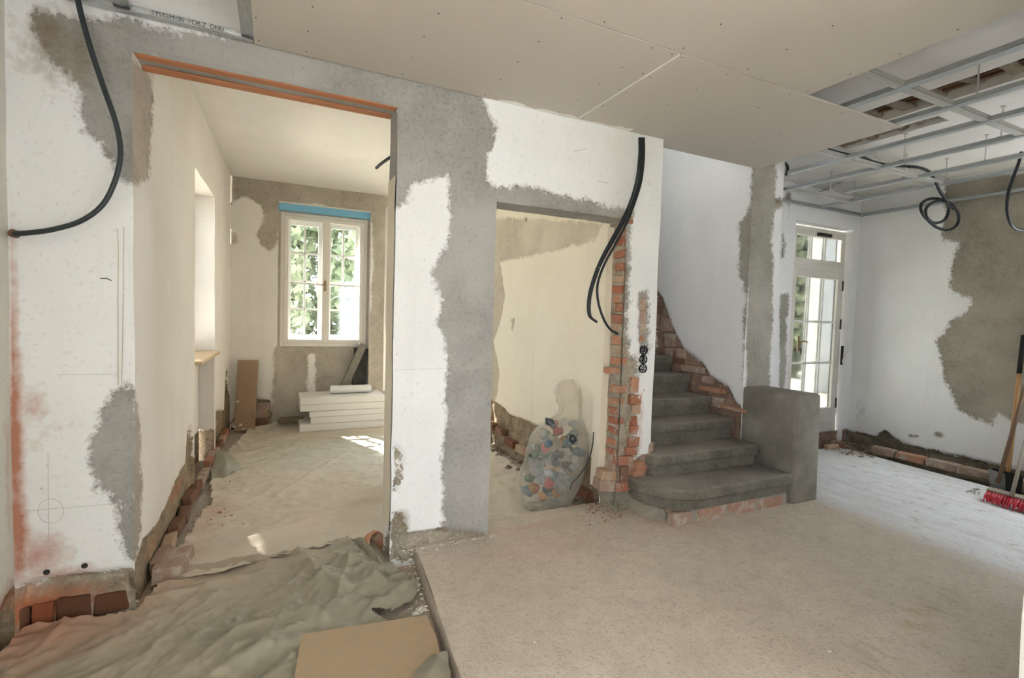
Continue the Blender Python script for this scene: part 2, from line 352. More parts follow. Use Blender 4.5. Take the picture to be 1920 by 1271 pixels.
# ------------------------------------------------------------------ walls: fine grids with a mask of where the paint is gone
class Wall:
    def __init__(s): s.V = []; s.F = []; s.Mk = []; s.n = 0
    def face(s, P0, U, V, u0, u1, v0, v1, N, step=.02, holes=(), cut=None, grey=(), white=(), raw=(), red=(), dirt=(), base=-1., rbase=-1., recess=.007, rd=1.):
        """rectangle P0+u*U+v*V with holes; grey/white/raw are outlines given in photo pixels and laid onto this plane"""
        P0, U, V, N = (np.asarray(a, float) for a in (P0, U, V, N)); PN = np.cross(U, V)
        def br(a, b, ks):
            bs = sorted({a, b, *[k for k in ks if a < k < b]}); o = []
            for p, q in zip(bs, bs[1:]): o += list(np.linspace(p, q, max(1, int(round((q-p)/step)))+1)[:-1])
            return np.array(o+[b])
        us = br(u0, u1, [k for h in holes for k in h[:2]]); vs_ = br(v0, v1, [k for h in holes for k in h[2:]])
        UU, VV = np.meshgrid(us, vs_); uv = np.stack([UU.ravel(), VV.ravel()], 1)
        def conv(p):
            if isinstance(p[0], str): return np.array(p[1:])            # already in wall coordinates
            o = []
            for x, y in p:
                q = hitp(x, y, P0, PN)-P0; o.append((q@U, q@V))
            return np.array(o)
        d = np.full(len(uv), base)
        for p in grey: d = np.maximum(d, sdf(conv(p), uv))
        for p in white: d = np.minimum(d, -sdf(conv(p), uv))
        a = np.full(len(uv), rbase)
        for p in raw: a = np.maximum(a, sdf(conv(p), uv))
        R = np.zeros(len(uv)); B = np.zeros(len(uv))
        for arr, lst in ((R, red), (B, dirt)):
            for (x, y, rx, rz, k) in lst:
                c = conv([(x, y)])[0]; arr[:] = np.maximum(arr, k*np.exp(-((uv[:, 0]-c[0])/rx)**2-((uv[:, 1]-c[1])/rz)**2))
        W = P0+uv[:, :1]*U+uv[:, 1:]*V
        edge = np.minimum.reduce([uv[:, 0]-u0, u1-uv[:, 0], uv[:, 1]-v0, v1-uv[:, 1]])
        for h in holes:
            dx = np.maximum(np.maximum(h[0]-uv[:, 0], uv[:, 0]-h[1]), 0); dz = np.maximum(np.maximum(h[2]-uv[:, 1], uv[:, 1]-h[3]), 0); edge = np.minimum(edge, np.hypot(dx, dz))
        gr = np.clip(.5+(np.maximum(d, a)+(vnoise(W, 14, 3)-.5)*.05)/.02, 0, 1); rr = np.clip(.5+a/.03, 0, 1)
        off = -(gr*recess+rd*rr*(.012+.03*vnoise(W, 18, 5)))*np.clip(edge/.03, 0, 1)
        Wd = W+off[:, None]*N+np.stack([vnoise(W+k*7.3, 5, k)-.5 for k in range(3)], 1)*.008
        nu, nv = len(us), len(vs_); i = np.arange(nu*nv).reshape(nv, nu)
        F = np.stack([i[:-1, :-1].ravel(), i[:-1, 1:].ravel(), i[1:, 1:].ravel(), i[1:, :-1].ravel()], 1)
        cc = uv[F].mean(1); keep = np.ones(len(F), bool)
        for h in holes: keep &= ~((cc[:, 0] > h[0]) & (cc[:, 0] < h[1]) & (cc[:, 1] > h[2]) & (cc[:, 1] < h[3]))
        if cut is not None: keep &= sdf(conv(cut) if not isinstance(cut[0], str) else np.array(cut[1:]), cc) < 0
        F = F[keep]
        if np.dot(np.cross(U, V), N) < 0: F = F[:, ::-1]
        s.V.append(Wd); s.F.append(F+s.n); s.n += len(Wd)
        s.Mk.append(np.stack([np.clip(.5+d/.4, 0, 1), R, B, np.clip(.5+a/.4, 0, 1)], 1)); return s
    def build(s, name, mat):
        V = np.concatenate(s.V); F = np.concatenate(s.F); me = mesh_np(name, V, F); set_mask(me, np.concatenate(s.Mk))
        me.shade_smooth(); me.set_sharp_from_angle(angle=.7)
        return tag(link(name, me, mat), kind='structure')
X, Y, Z = (1, 0, 0), (0, 1, 0), (0, 0, 1)
NX, NY, NZ = (-1, 0, 0), (0, -1, 0), (0, 0, -1)
D0, D1 = 2.868, 3.068                     # the cross wall
AL, AR, AT = -.598, .615, 2.556           # wide opening
BL, BR, BT = 1.235, 2.235, 2.108          # doorway
WE = 2.54                                 # end of the cross wall beside the stairs
LOW = -.10
# --- front cross wall
w = Wall()
grey_main = [(62, 52), (72, 25), (110, 33), (200, 38), (240, 34), (330, 66), (470, 70), (640, 90), (760, 120), (905, 180), (930, 235), (928, 262), (914, 290), (912, 345), (935, 352), (990, 350), (1045, 368), (1100, 374), (1150, 390), (1188, 398),
             (1181, 430), (1176, 620), (1180, 665), (1196, 672), (1198, 720), (1192, 790), (1196, 850), (1190, 900), (1230, 830), (1235, 960), (920, 1030), (836, 1030), (833, 930), (830, 850), (838, 800), (836, 720), (841, 690), (838, 650), (824, 600), (830, 560), (812, 510), (842, 450), (847, 400), (843, 325),
             (820, 328), (790, 338), (768, 345), (757, 378), (735, 385), (735, 215), (265, 108), (264, 345), (228, 340), (215, 305), (192, 268), (160, 245), (155, 180), (130, 140), (100, 115), (72, 78)]
pill_white = [(735, 385), (757, 378), (768, 345), (790, 338), (820, 328), (843, 325), (847, 400), (842, 450), (812, 510), (830, 560), (824, 600), (838, 650), (841, 690), (836, 720), (838, 800), (830, 850), (833, 930), (836, 982), (790, 1000), (735, 985)]
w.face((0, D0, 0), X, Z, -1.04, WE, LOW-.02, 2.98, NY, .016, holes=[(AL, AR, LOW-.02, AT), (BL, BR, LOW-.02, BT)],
       grey=[grey_main, [(205, 748), (240, 724), (256, 735), (262, 900), (262, 1045), (240, 1050), (222, 995), (225, 948), (212, 928), (185, 915), (172, 880), (170, 830), (186, 800), (190, 770)],
             [(1199, 548), (1214, 545), (1215, 660), (1200, 660)]],
       white=[pill_white, [(1206, 700), (1236, 640), (1236, 826), (1216, 832), (1206, 800)]],
       raw=[[(20, 1105), (75, 1088), (110, 1080), (190, 1074), (262, 1066), (275, 1200), (10, 1220)], [(735, 960), (752, 965), (768, 1000), (836, 990), (920, 1006), (920, 1050), (735, 1050)], [(741, 835), (753, 850), (752, 890), (741, 930)],
            [(1160, 870), (1160, 640), (1158, 405), (1170, 405), (1176, 520), (1172, 630), (1182, 668), (1196, 676), (1194, 740), (1190, 800), (1194, 860), (1228, 850), (1240, 1000), (1160, 1000)]],
       red=[(30, 720, .03, .25, .9), (28, 850, .035, .4, 1.1), (30, 1000, .05, .3, 1.1), (60, 760, .07, .12, .6), (70, 1040, .16, .12, .75), (110, 1075, .2, .05, .7), (60, 1150, .3, .12, 1.0), (29, 780, .02, .9, 1.0), (70, 830, .12, .12, .35), (125, 800, .14, .05, .35),
            (1207, 590, .03, .2, .9), (1200, 790, .05, .35, .55), (1200, 420, .12, .15, .22), (1207, 275, .03, .06, .5), (1195, 900, .2, .12, .8), (1215, 345, .05, .05, .35)],
       dirt=[(60, 1140, .35, .06, .8), (150, 1110, .5, .06, .62), (85, 60, .08, .14, .9), (110, 100, .22, .2, .7), (170, 110, .35, .16, .45), (40, 40, .15, .3, .3), (160, 35, .4, .03, .5), (755, 975, .06, .1, .7), (240, 740, .06, .05, .45), (915, 395, .02, .5, .2), (45, 70, .06, .06, .5)])  # olive-brown grime at top left also paints in the corner's dimmer light
w.face((0, 0, AT), X, Y, AL, AR, D0, D1, NZ, .03, base=.2)
w.face((AR, 0, 0), Y, Z, D0, D1, LOW-.02, AT, NX, .02, base=-.1, grey=[[(735, 200), (745, 205), (745, 380), (735, 400), (728, 350), (728, 220)]], raw=[('', (D0, LOW-.1), (D1, LOW-.1), (D1, .02), (D0+.05, .1), (D0, .18))])
w.face((0, 0, BT), X, Y, BL, BR, D0, D1, NZ, .03, base=.2, dirt=[(1000, 395, 3, 3, .35)])
w.face((BL, 0, 0), Y, Z, D0, D1, LOW-.02, BT, X, .03)
w.face((BR+.008, 0, 0), Y, Z, D0, D1, LOW-.02, BT, NX, .016, rbase=.2, rd=.3)
w.face((WE, 0, 0), Y, Z, D0, D1, LOW-.02, 4.8, X, .05)
w.face((0, D1, 0), X, Z, AR, WE-.02, LOW-.02, 3.0, Y, .05, holes=[(BL, BR, LOW-.02, BT)])
w.face((0, D1, 0), X, Z, AL, AR, AT, 3.0, Y, .05)
w.face((0, D0-.0, 0), X, Z, WE-.3, 3.66, 2.98, 4.8, NY, .1, holes=[(WE+.03, 3.62, 3.2, 4.7)])  # opening added high in the stairwell to let in more light
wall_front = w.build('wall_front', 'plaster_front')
# lighter plaster reveals keep their own colour
w = Wall()
w.face((AR-.006, 0, 0), Y, Z, D0+.006, D1, .12, 2.18, NX, .02, base=-.2, raw=[[(741, 830), (752, 850), (750, 900), (741, 960)]])
reveal = w.build('trim_1', 'plaster_cream')
w = Wall()
w.face((BR-.035, 0, 0), Y, Z, D1-.03, D1+.07, .13, BT-.03, NX, .02, base=-.2)
w.face((0, D1-.03, 0), X, Z, BR-.035, BR+.03, .13, BT-.03, NY, .02, base=-.2)
w.face((0, D1+.07, 0), X, Z, BR-.035, BR+.06, .13, BT-.03, Y, .02, base=-.2)
w.build('trim_2', 'plaster_cream')

# --- left wall (towards the camera)
w = Wall()
w.face((-1.035, 0, 0), Y, Z, -3.0, D0, LOW-.02, 2.98, X, .04, holes=[(-2.2, -.1, .35, 2.45)], raw=[('', (D0-.5, LOW-.1), (D0+.1, LOW-.1), (D0+.1, .17), (D0-.25, .06))], red=[(14, 900, .05, .5, .5), (10, 1130, .2, .1, .7)])
w.build('wall_left', 'plaster_left')

# --- back room, left wall, slightly out of square
LW = np.array([(-.50+.598), (7.0-2.868), 0]); LWL = np.linalg.norm(LW); LU = LW/LWL; LN = np.array([LU[1], -LU[0], 0]); L0 = np.array([AL, D0, 0.])
n0, n1 = 4.50-D0, 5.62-D0
NT = 2.46
w = Wall()
w.face(L0, LU, Z, 0, LWL, LOW-.02, 3.02, LN, .018, holes=[(n0, n1, LOW-.02, NT), (-.01, .12, AT, 3.1)],
       grey=[[(250, 112), (289, 145), (286, 230), (281, 335), (262, 340), (250, 345)], [(251, 735), (258, 760), (268, 900), (266, 1000), (258, 1060), (251, 1060)]],
       raw=[[(250, 1100), (268, 1020), (300, 980), (330, 905), (348, 870), (352, 830), (352, 806), (360, 800), (365, 860), (372, 880), (372, 760), (400, 900), (330, 1060), (260, 1150)], [(405, 770), (420, 770), (424, 690), (428, 690), (432, 760), (440, 820), (405, 840)]],
       red=[(352, 850, .05, .12, 1.0), (340, 920, .3, .08, .7), (300, 1020, .3, .06, .55)], dirt=[(354, 812, .03, .04, 1.3), (330, 620, .1, .1, .15), (270, 240, .2, .3, .28)])
w.face(L0+LN*-.30, LU, Z, n0-.05, n1+.05, .95, NT+.02, LN, .05, holes=[(n0+.06, n1-.06, 1.0, NT-.06)])
w.face(L0+LN*-.13, LU, Z, n0, n1, LOW-.02, .96, LN, .03, raw=[('', (n0-.1, LOW-.1), (n1+.1, LOW-.1), (n1+.1, .2), (n0-.1, .12))])
w.face(L0+LU*n1, -LN, Z, 0, .30, LOW-.02, NT, -LU, .02, raw=[('', (-.1, LOW-.1), (.4, LOW-.1), (.4, .16), (-.1, .22))])
w.face(L0+LU*n0, -LN, Z, 0, .30, LOW-.02, NT, LU, .05)
w.face(L0+np.array([0, 0, NT]), LU, -LN, n0, n1, 0, .30, NZ, .05)
w.build('wall_back_left', 'plaster_side')
o = MB().obox(L0+LU*(n0+n1)/2-LN*.10+np.array([0, 0, .965]), LU*(n1-n0-.01), LN*.30, np.array([0, 0, .03])).build('sill', 'wood_sill', None, .006)
tag(o, 'small bare wooden sill in the bright side window niche', 'window sill')

# --- back room, window wall
YB = 7.0; YN = 7.1
NL, NR, NTP = .025, 1.165, 2.765; WZ0, WZ1 = .915, 2.655
w = Wall()
w.face((0, YB, 0), X, Z, -.56, 2.3, LOW-.02, 3.02, NY, .02, holes=[(NL, NR, LOW-.02, NTP), (1.36, 2.18, .3, 2.85)],
       grey=[[(425, 325), (560, 338), (640, 350), (735, 370), (735, 620), (735, 800), (688, 800), (690, 640), (697, 560), (700, 480), (692, 420), (600, 380), (522, 382), (520, 455), (505, 470), (490, 460), (480, 440), (497, 415), (490, 385), (470, 372), (455, 366), (428, 385)], [(425, 430), (440, 435), (445, 455), (425, 460)],
             [(508, 800), (520, 800), (524, 650), (515, 655), (512, 740)]],
       white=[[(690, 395), (699, 420), (702, 500), (696, 560), (690, 600), (686, 600)]], raw=[[(420, 830), (425, 800), (470, 745), (508, 752), (512, 790), (520, 840)]],
       dirt=[(440, 350, .12, .18, .5), (600, 352, .5, .05, .3), (500, 450, .05, .08, .3)])
w.face((0, YN, 0), X, Z, NL, NR, LOW-.02, NTP, NY, .025, holes=[(NL+.03, NR-.03, WZ0, WZ1)], base=.1, white=[[(575, 665), (592, 662), (592, 745), (575, 745)]])
for xx, nn in ((NL, X), (NR, NX)): w.face((xx, 0, 0), Y, Z, YB, YN, LOW-.02, NTP, nn, .03)
w.face((0, 0, NTP), X, Y, NL, NR, YB, YN, NZ, .04)
for xx, nn in ((NL+.03, X), (NR-.03, NX)): w.face((xx, 0, 0), Y, Z, YN, YN+.32, WZ0, WZ1, nn, .08)
w.face((0, 0, WZ1), X, Y, NL, NR, YN, YN+.32, NZ, .08); w.face((0, 0, WZ0), X, Y, NL, NR, YN, YN+.32, Z, .08)
for xx, nn in ((1.36, X), (2.18, NX)): w.face((xx, 0, 0), Y, Z, YB, YN+.32, .3, 2.85, nn, .08)
w.face((0, 0, 2.85), X, Y, 1.36, 2.18, YB, YN+.32, NZ, .08); w.face((0, 0, .3), X, Y, 1.36, 2.18, YB, YN+.32, Z, .08)
w.build('wall_back', 'plaster_back')

# --- cream wall between back room and stairs
w = Wall()
XC = 2.265
w.face((XC, 0, 0), Y, Z, D1, YB, LOW-.02, 3.02, NX, .02,
       grey=[[(925, 408), (1130, 421), (1118, 450), (1000, 476), (935, 490), (925, 484)], [(920, 480), (934, 482), (947, 555), (938, 600), (925, 640), (936, 700), (930, 745), (918, 760)], [(958, 600), (966, 594), (964, 612), (960, 617)]],
       raw=[[(915, 748), (940, 762), (955, 778), (990, 790), (1010, 800), (1060, 830), (1120, 870), (1120, 960), (915, 960)]],
       dirt=[(930, 560, .12, .8, .35), (986, 411, .03, .03, 1.2), (925, 790, .4, .25, .5), (985, 790, .3, .1, .35)])
w.build('wall_back_right', 'plaster_cream')

# --- stairwell
XS = 3.65
w = Wall()
w.face((WE, 0, 0), Y, Z, D1, 7.2, LOW-.02, 4.8, X, .08)
w.face((XS, 0, 0), Y, Z, 3.0, 7.2, LOW-.02, 4.8, NX, .02,
       grey=[[(1425, 290), (1425, 750), (1395, 745), (1393, 700), (1398, 660), (1392, 600), (1400, 560), (1388, 520), (1389, 440), (1385, 420), (1400, 400), (1408, 380), (1410, 290)]],
       raw=[[(1228, 540), (1240, 560), (1258, 610), (1280, 655), (1296, 665), (1315, 680), (1330, 705), (1352, 718), (1362, 725), (1378, 755), (1392, 768), (1425, 775), (1430, 900), (1228, 900)]],
       red=[(1400, 790, .35, .12, .45), (1340, 740, .2, .1, .3)])
w.face((0, 3.0, 0), X, Z, XS, 4.03, LOW-.02, 2.98, NY, .016,
       grey=[[(1405, 290), (1452, 290), (1455, 330), (1452, 370), (1468, 376), (1470, 386), (1452, 392), (1448, 440), (1450, 500), (1447, 560), (1450, 600), (1445, 640), (1443, 700), (1443, 760), (1400, 760)]],
       dirt=[(1460, 378, .06, .04, .9), (1447, 600, .02, .4, .3)])
w.face((4.03, 0, 0), Y, Z, 3.0, 3.7, LOW-.02, 2.98, X, .05)
w.face((0, 7.2, 0), X, Z, WE, XS, LOW-.02, 4.8, NY, .15)
w.build('wall_stair', 'plaster_stair')
# --- far wall with the garden door
YF = 3.67
DL, DR, DZ0, DZ1 = 5.17, 6.225, .115, 2.545
w = Wall()
w.face((0, YF, 0), X, Z, 3.9, 6.36, LOW-.04, 2.98, NY, .018, holes=[(DL, DR, LOW-.04, DZ1)],
       grey=[[(1463, 552), (1480, 550), (1481, 575), (1474, 600), (1475, 640), (1474, 690), (1470, 735), (1463, 735)], [(1468, 438), (1474, 465), (1471, 480), (1466, 482)]],
       raw=[('', (6.2, LOW-.1), (6.4, LOW-.1), (6.4, .13), (6.2, .15))],
       dirt=[(1478, 370, .08, .1, 1.0), (1478, 400, .05, .15, .45), (1476, 440, .05, .15, .3), (1604, 790, .06, .06, .8)], red=[(1606, 760, .05, .15, .35)])
for xx, nn in ((DL, X), (DR, NX)): w.face((xx, 0, 0), Y, Z, YF, YF+.16, LOW-.04, DZ1, nn, .03)
w.face((0, 0, DZ1), X, Y, DL, DR, YF, YF+.16, NZ, .04)
w.face((0, YF+.06, 0), X, Z, DL, DR, LOW-.04, DZ0+.01, NY, .03, rbase=.2)
w.face((0, 0, DZ0), X, Y, DL, DR, YF+.06, YF+.16, Z, .05)
w.build('wall_far', 'plaster_stair')
# --- right wall
XR = 6.335
w = Wall()
w.face((XR, 0, 0), Y, Z, .65, YF+.02, LOW-.04, 2.98, NX, .02, holes=[(.80, 1.80, .75, 2.35)],
       grey=[[(1772, 375), (1775, 410), (1765, 440), (1780, 460), (1785, 500), (1782, 540), (1810, 565), (1785, 600), (1770, 625), (1755, 640), (1762, 660), (1770, 690), (1780, 730), (1800, 765), (1830, 785), (1860, 795), (1868, 770), (1900, 790), (2150, 800), (2150, 300), (1772, 340)]],
       white=[[(1772, 448), (1800, 455), (1790, 490), (1784, 530), (1790, 545), (1825, 560), (1815, 580), (1790, 600), (1770, 612)]],
       raw=[[(1585, 806), (1602, 809), (1640, 818), (1660, 808), (1690, 830), (1740, 843), (1800, 855), (1874, 873), (2150, 930), (2150, 1100), (1585, 900)]],
       dirt=[(1612, 770, .12, .25, .45), (1612, 700, .08, .3, .2), (1708, 817, .03, .02, 1.3), (1718, 818, .03, .02, 1.3), (1760, 815, .05, .04, 1.1), (1850, 520, .4, .25, .35), (1870, 600, .4, .2, .4), (1800, 390, .3, .1, .25), (1620, 760, .3, .1, .25), (1700, 845, 1.5, .05, .4)])
for yy, nn in ((.80, Y), (1.80, NY)): w.face((XR, yy, 0), X, Z, 0, .25, .75, 2.35, nn, .1)
for zz, nn in ((.75, Z), (2.35, NZ)): w.face((XR, 0, zz), X, Y, 0, .25, .80, 1.80, nn, .1)
w.build('wall_right', 'plaster_right')
# --- near wall end on the right edge of the frame, and the rest of the room behind the camera
w = Wall()
w.face((0, .65, 0), X, Z, 2.05, 6.36, LOW-.02, 2.98, Y, .05)
w.face((0, .45, 0), X, Z, 2.05, 4.02, LOW-.02, 2.98, NY, .05)
w.face((2.05, 0, 0), Y, Z, .45, .65, LOW-.02, 2.98, NX, .03)
w.build('wall_near_right', 'plaster_rear')
w = Wall()
w.face((0, -3.0, 0), X, Z, -1.04, 4.02, LOW-.02, 2.98, Y, .1, holes=[(1.9, 3.5, .5, 2.4)])
w.face((4.02, 0, 0), Y, Z, -3.0, .47, LOW-.02, 2.98, NX, .1)
w.build('wall_rear', 'plaster_rear')

# ------------------------------------------------------------------ floors and ceilings
w = Wall()
S0 = np.array([.66, 1.746, 0.]); SV = np.array([.0953, 1, 0.])
w.face(S0, X, SV, 3.35, 5.09, 1.18, 1.78, Z, .03, recess=0, rd=0, base=.3)
w.face(S0, X, SV, .42, 1.75, 1.18, 1.34, Z, .03, recess=0, rd=0, red=[(1080, 920, .5, .2, .6), (960, 930, .5, .2, .6)])
w.face(S0, X, SV, 0, 5.09, -4.75, 1.18, Z, .03, recess=0, rd=0, grey=[('', (3.26, -6), (9, -6), (9, 3), (3.22, 3))],
       red=[(960, 975, .5, .25, .8), (1080, 930, .5, .2, .75), (1190, 955, .35, .15, .95), (1300, 1000, .5, .2, .35), (1000, 1040, .6, .3, .3), (850, 1010, .3, .1, .3), (1590, 850, .3, .2, .35)],
       dirt=[(1880, 1180, .5, .3, .55), (1750, 1271, .5, .3, .5), (1550, 1260, .5, .2, .3), (1900, 1080, .4, .2, .35), (1400, 1140, .3, .1, .2)], raw=[[(1800, 1190), (1830, 1178), (1880, 1225), (1850, 1240), (1780, 1230)]])
nS = 160; ys = np.linspace(-4.75, 1.30, nS)
E0 = S0+ys[:, None]*SV; jit = (vnoise(E0, 6, 4)-.5)*.02
E1 = E0+np.stack([jit-.012, 0*jit, 0*jit+LOW-.03], 1)
w.V.append(np.concatenate([E0+np.array([0, 0, 0]), E1])); w.F.append(np.array([(i, i+1, nS+i+1, nS+i) for i in range(nS-1)])+w.n); w.Mk.append(np.tile([[0, .1, .1, 0]], (2*nS, 1))); w.n += 2*nS
floor = w.build('floor', 'floor_concrete')
w = Wall()
w.face((0, 0, LOW), X, Y, -1.1, 6.4, -3.1, 7.15, Z, .08, recess=0, rd=0, red=[(740, 1050, .3, .3, .5), (150, 1150, .4, .3, .8)])
w.build('floor_lower', 'floor_concrete')
# broken floor strip along the right wall
w = Wall()
w.face((0, 0, -.055), X, Y, 5.70, 6.36, .66, YF, Z, .03, recess=0, rbase=.2)
me_o = w.build('floor_trench', 'plaster_right')
V = np.array([v.co[:] for v in me_o.data.vertices]); V[:, 2] += (fbm(V, 9, 4)-.5)*.09+.05*np.clip((V[:, 1]-3.2)/.4, 0, 1); me_o.data.vertices.foreach_set('co', V.astype(np.float32).ravel())

HA = (3.87, 4.16, 1.05, 2.42); HB = (4.40, 4.56, 2.05, 2.85)
w = Wall()
w.face((0, 0, 2.965), X, Y, -1.06, 6.37, -3.05, YF+.02, NZ, .05, holes=[HA, HB, (WE, XS, D0, YF+.02)])
for (a, b, c, d) in (HA, HB):
    w.face((a, 0, 2.965), Y, Z, c, d, 0, .1, X, .05); w.face((b, 0, 2.965), Y, Z, c, d, 0, .1, NX, .05); w.face((0, c, 2.965), X, Z, a, b, 0, .1, Y, .05); w.face((0, d, 2.965), X, Z, a, b, 0, .1, NY, .05)
V0 = w.build('ceiling', 'ceiling_paint')
o = MB().box((HA[0]-.3, HA[2]-.3, 3.06), (HB[1]+.3, HB[3]+.2, 3.1)).build('ceiling_deck', 'lath_wood'); tag(o, kind='structure')
for (a, b, c, d), n in ((HA, 11), (HB, 7)):           # rough laths and boards behind the broken ceiling
    for k in range(n):
        x = a+.005+(b-a-.02)*k/n; z = 3.03+random.uniform(-.035, .015)
        me = MB().box((x, c+.01+random.uniform(0, .25), z), (x+(b-a)/n*random.uniform(.6, .95), d-.01, z+.025)).mesh('lath')
        link('lath', me, 'lath_wood', V0)
    for k in range(7):
        y = c+(d-c)*(k+.2)/7; me = wobble(MB().box((a+random.uniform(0, .06), y, 2.985), (b-random.uniform(0, .06), y+random.uniform(.05, .1), 3.02)).mesh('rubble_lump', .012), .02, 14, k)
        link('rubble_lump', me, 'rubble', V0)
w = Wall(); w.face((0, 0, 3.0), X, Y, -1.1, 2.35, D1-.02, 7.45, NZ, .1); w.build('ceiling_back', 'ceiling_paint')
w = Wall(); w.face((0, 0, 4.8), X, Y, WE-.1, XS+.1, D0-.1, 7.3, NZ, .2); w.build('ceiling_stair', 'ceiling_paint')

# ------------------------------------------------------------------ plasterboards
ZB = 2.714
screw_me = MB().lathe([(.0005, 0), (.0045, -.0003), (.005, .003)], seg=8).mesh('screw')
def board(label, poly, lines_x, y0, y1, step=.21):
    c = np.mean(np.array(poly), 0); r = empty('plasterboard', (c[0], c[1], ZB)); tag(r, label, 'plasterboard', 'plasterboards screwed to the ceiling')
    me = MB().prism([(p[0]-c[0], p[1]-c[1]) for p in poly], 0, .0125).mesh('panel', .0015, 1); link('panel', me, 'plasterboard', r)
    for x in lines_x:
        n = int((y1-y0)/step)
        for k in range(n+1):
            s = link('screw', screw_me, 'screw_black', r); s.location = (x-c[0]+random.uniform(-.008, .008), y0+(y1-y0)*k/n-c[1]+random.uniform(-.01, .01), 0)
    return r, c
b1, c1 = board('left plasterboard along the grey wall above the wide opening', [(-.105, 1.927), (1.788, 1.927), (1.788, D0-.004), (-.105, D0-.004)], (-.085, .13, .63, 1.13, 1.63, 1.765), 1.96, 2.82)
b2, c2 = board('plasterboard over the stair foot with a stepped free corner', [(1.798, 1.927), (3.70, 1.927), (3.70, 2.90), (3.72, 3.0), (2.56, 3.0), (2.545, D0-.004), (1.798, D0-.004)], (1.82, 2.15, 2.65, 3.14, 3.66), 1.96, 2.82)
b3, c3 = board('nearest plasterboard reaching over the middle of the room', [(.765, .67), (2.745, .67), (2.745, 1.922), (.765, 1.922)], (.80, 1.3, 1.77, 2.2, 2.7), .75, 1.885)
b4, c4 = board('plasterboard at the top left corner just above the view', [(-.6, .67), (.76, .67), (.76, 1.922), (-.6, 1.922)], (.2, .7), .75, 1.885)
for sgn, b, c in ((1.7865, b1, c1), (1.7925, b2, c2)):
    link('cut_edge', MB().box((sgn-c[0], 1.94-c[1], -.0012), (sgn+.0058-c[0], D0-.03-c[1], .010)).mesh('cut_edge'), 'gypsum_white', b)
link('chalk_line', MB().box((.78-c3[0], 1.914-c3[1], -.0008), (1.72-c3[0], 1.918-c3[1], .0005)).mesh('chalk_line'), 'pencil', b3)

pt = [(1.22+.05*k, D0-.006) for k in range(21)]+[(2.22-.05*k, D0-.012-.05*vnoise([(k*.37, 0, 0)], 3, 5)[0]) for k in range(21)]
link('filler_smear', MB().prism([(a-c2[0], b-c2[1]) for a, b in pt], -.0015, .001).mesh('filler_smear'), 'gypsum_white', b2)
# ------------------------------------------------------------------ suspended metal grid
def c_profile(L, wd=.06, h=.027):
    t = .0012; m = MB()
    m.box((-wd/2, 0, 0), (wd/2, L, t)); m.box((-wd/2, 0, 0), (-wd/2+t, L, h)); m.box((wd/2-t, 0, 0), (wd/2, L, h))
    m.box((-wd/2, 0, h-t), (-wd/2+.009, L, h)); m.box((wd/2-.009, 0, h-t), (wd/2, L, h)); m.box((-.006, 0, -.0006), (.006, L, 0)); return m
def profile_y(x, y0, y1, label, z=ZB+.0127):
    o = c_profile(y1-y0).build('ceiling_profile', 'galvanised'); o.location = (x, y0, z); return tag(o, label, 'metal profile', 'long ceiling profiles')
profile_y(3.14, .67, 2.86, 'metal ceiling profile nearest the free plasterboard corner at upper right')
profile_y(3.655, .67, 2.9, 'metal ceiling profile running over the brown hole in the old ceiling')
profile_y(4.10, .67, 3.0, 'metal ceiling profile ending at the stair wall head, third from plasterboard')
profile_y(4.585, .67, 3.36, 'metal ceiling profile fourth from the plasterboard, beside the dark cable')
profile_y(5.13, .67, 3.12, 'metal ceiling profile with a free end, above the hanging cable coil')
profile_y(5.565, 1.2, YF-.02, 'metal ceiling profile nearest the right wall running to the garden door wall')
profile_y(-.63, 1.2, D0-.03, 'dull metal ceiling profile at the top left above the conduit')
profile_y(-.128, 1.93, D0-.03, 'metal ceiling profile along the left cut edge of the plasterboard')
def profile_x(x0, x1, y, label):
    o = c_profile(x1-x0, .05).build('cross_profile', 'galvanised_dull'); o.location = (x0, y, ZB+.016); o.rotation_euler = (0, 0, -math.pi/2); return tag(o, label, 'metal profile', 'short cross profiles of the ceiling grid')
for (a, b, y, l) in [(2.60, 3.11, 1.64, 'short cross profile between plasterboard edge and first ceiling profile'), (3.17, 3.625, 1.64, 'short cross profile in front of the brown ceiling hole'), (3.685, 4.07, 1.64, 'short cross profile between third and second long profiles near the right frame edge'),
                     (4.13, 4.555, 1.64, 'short cross profile at the right frame edge with a bright lip'), (3.60, 4.07, 2.52, 'short cross profile coming out from behind the plasterboard near the stair wall'), (4.13, 4.555, 2.52, 'short cross profile beside the loose black cable'),
                     (4.615, 5.10, 2.52, 'short cross profile pointing at the hanging cable coil'), (5.16, 5.535, 2.52, 'short cross profile between the last two long profiles'), (4.55, 5.535, 3.36, 'pale cross profile in front of the printed foil by the garden door'), (-.60, -.158, 2.44, 'short cross profile at the top left above the wide opening')]:
    profile_x(a, b, y, l)
def track(p0, p1, out, label):
    p0, p1, out = (np.array(a, float) for a in (p0, p1, out)); d = p1-p0; L = np.linalg.norm(d); m = MB(); mid = (p0+p1)/2
    m.obox(mid+out*.0008+np.array([0, 0, .016]), d, out*.0016, (0, 0, .032)); m.obox(mid+out*.014, d, out*.028, (0, 0, .0016)); m.obox(mid+out*.014+np.array([0, 0, .031]), d, out*.028, (0, 0, .0016))
    o = m.build('wall_track', 'galvanised'); return tag(o, label, 'metal track', 'edge tracks of the ceiling grid')
tl = track((-1.02, D0-.012, ZB), (-.11, D0-.012, ZB), (0, -1, 0), 'bright metal edge track with black print above the wide opening')
track((4.04, YF-.012, ZB), (XR-.02, YF-.012, ZB), (0, -1, 0), 'metal edge track above the garden door')
track((XR-.012, YF-.03, ZB), (XR-.012, .7, ZB), (-1, 0, 0), 'metal edge track along the right wall')
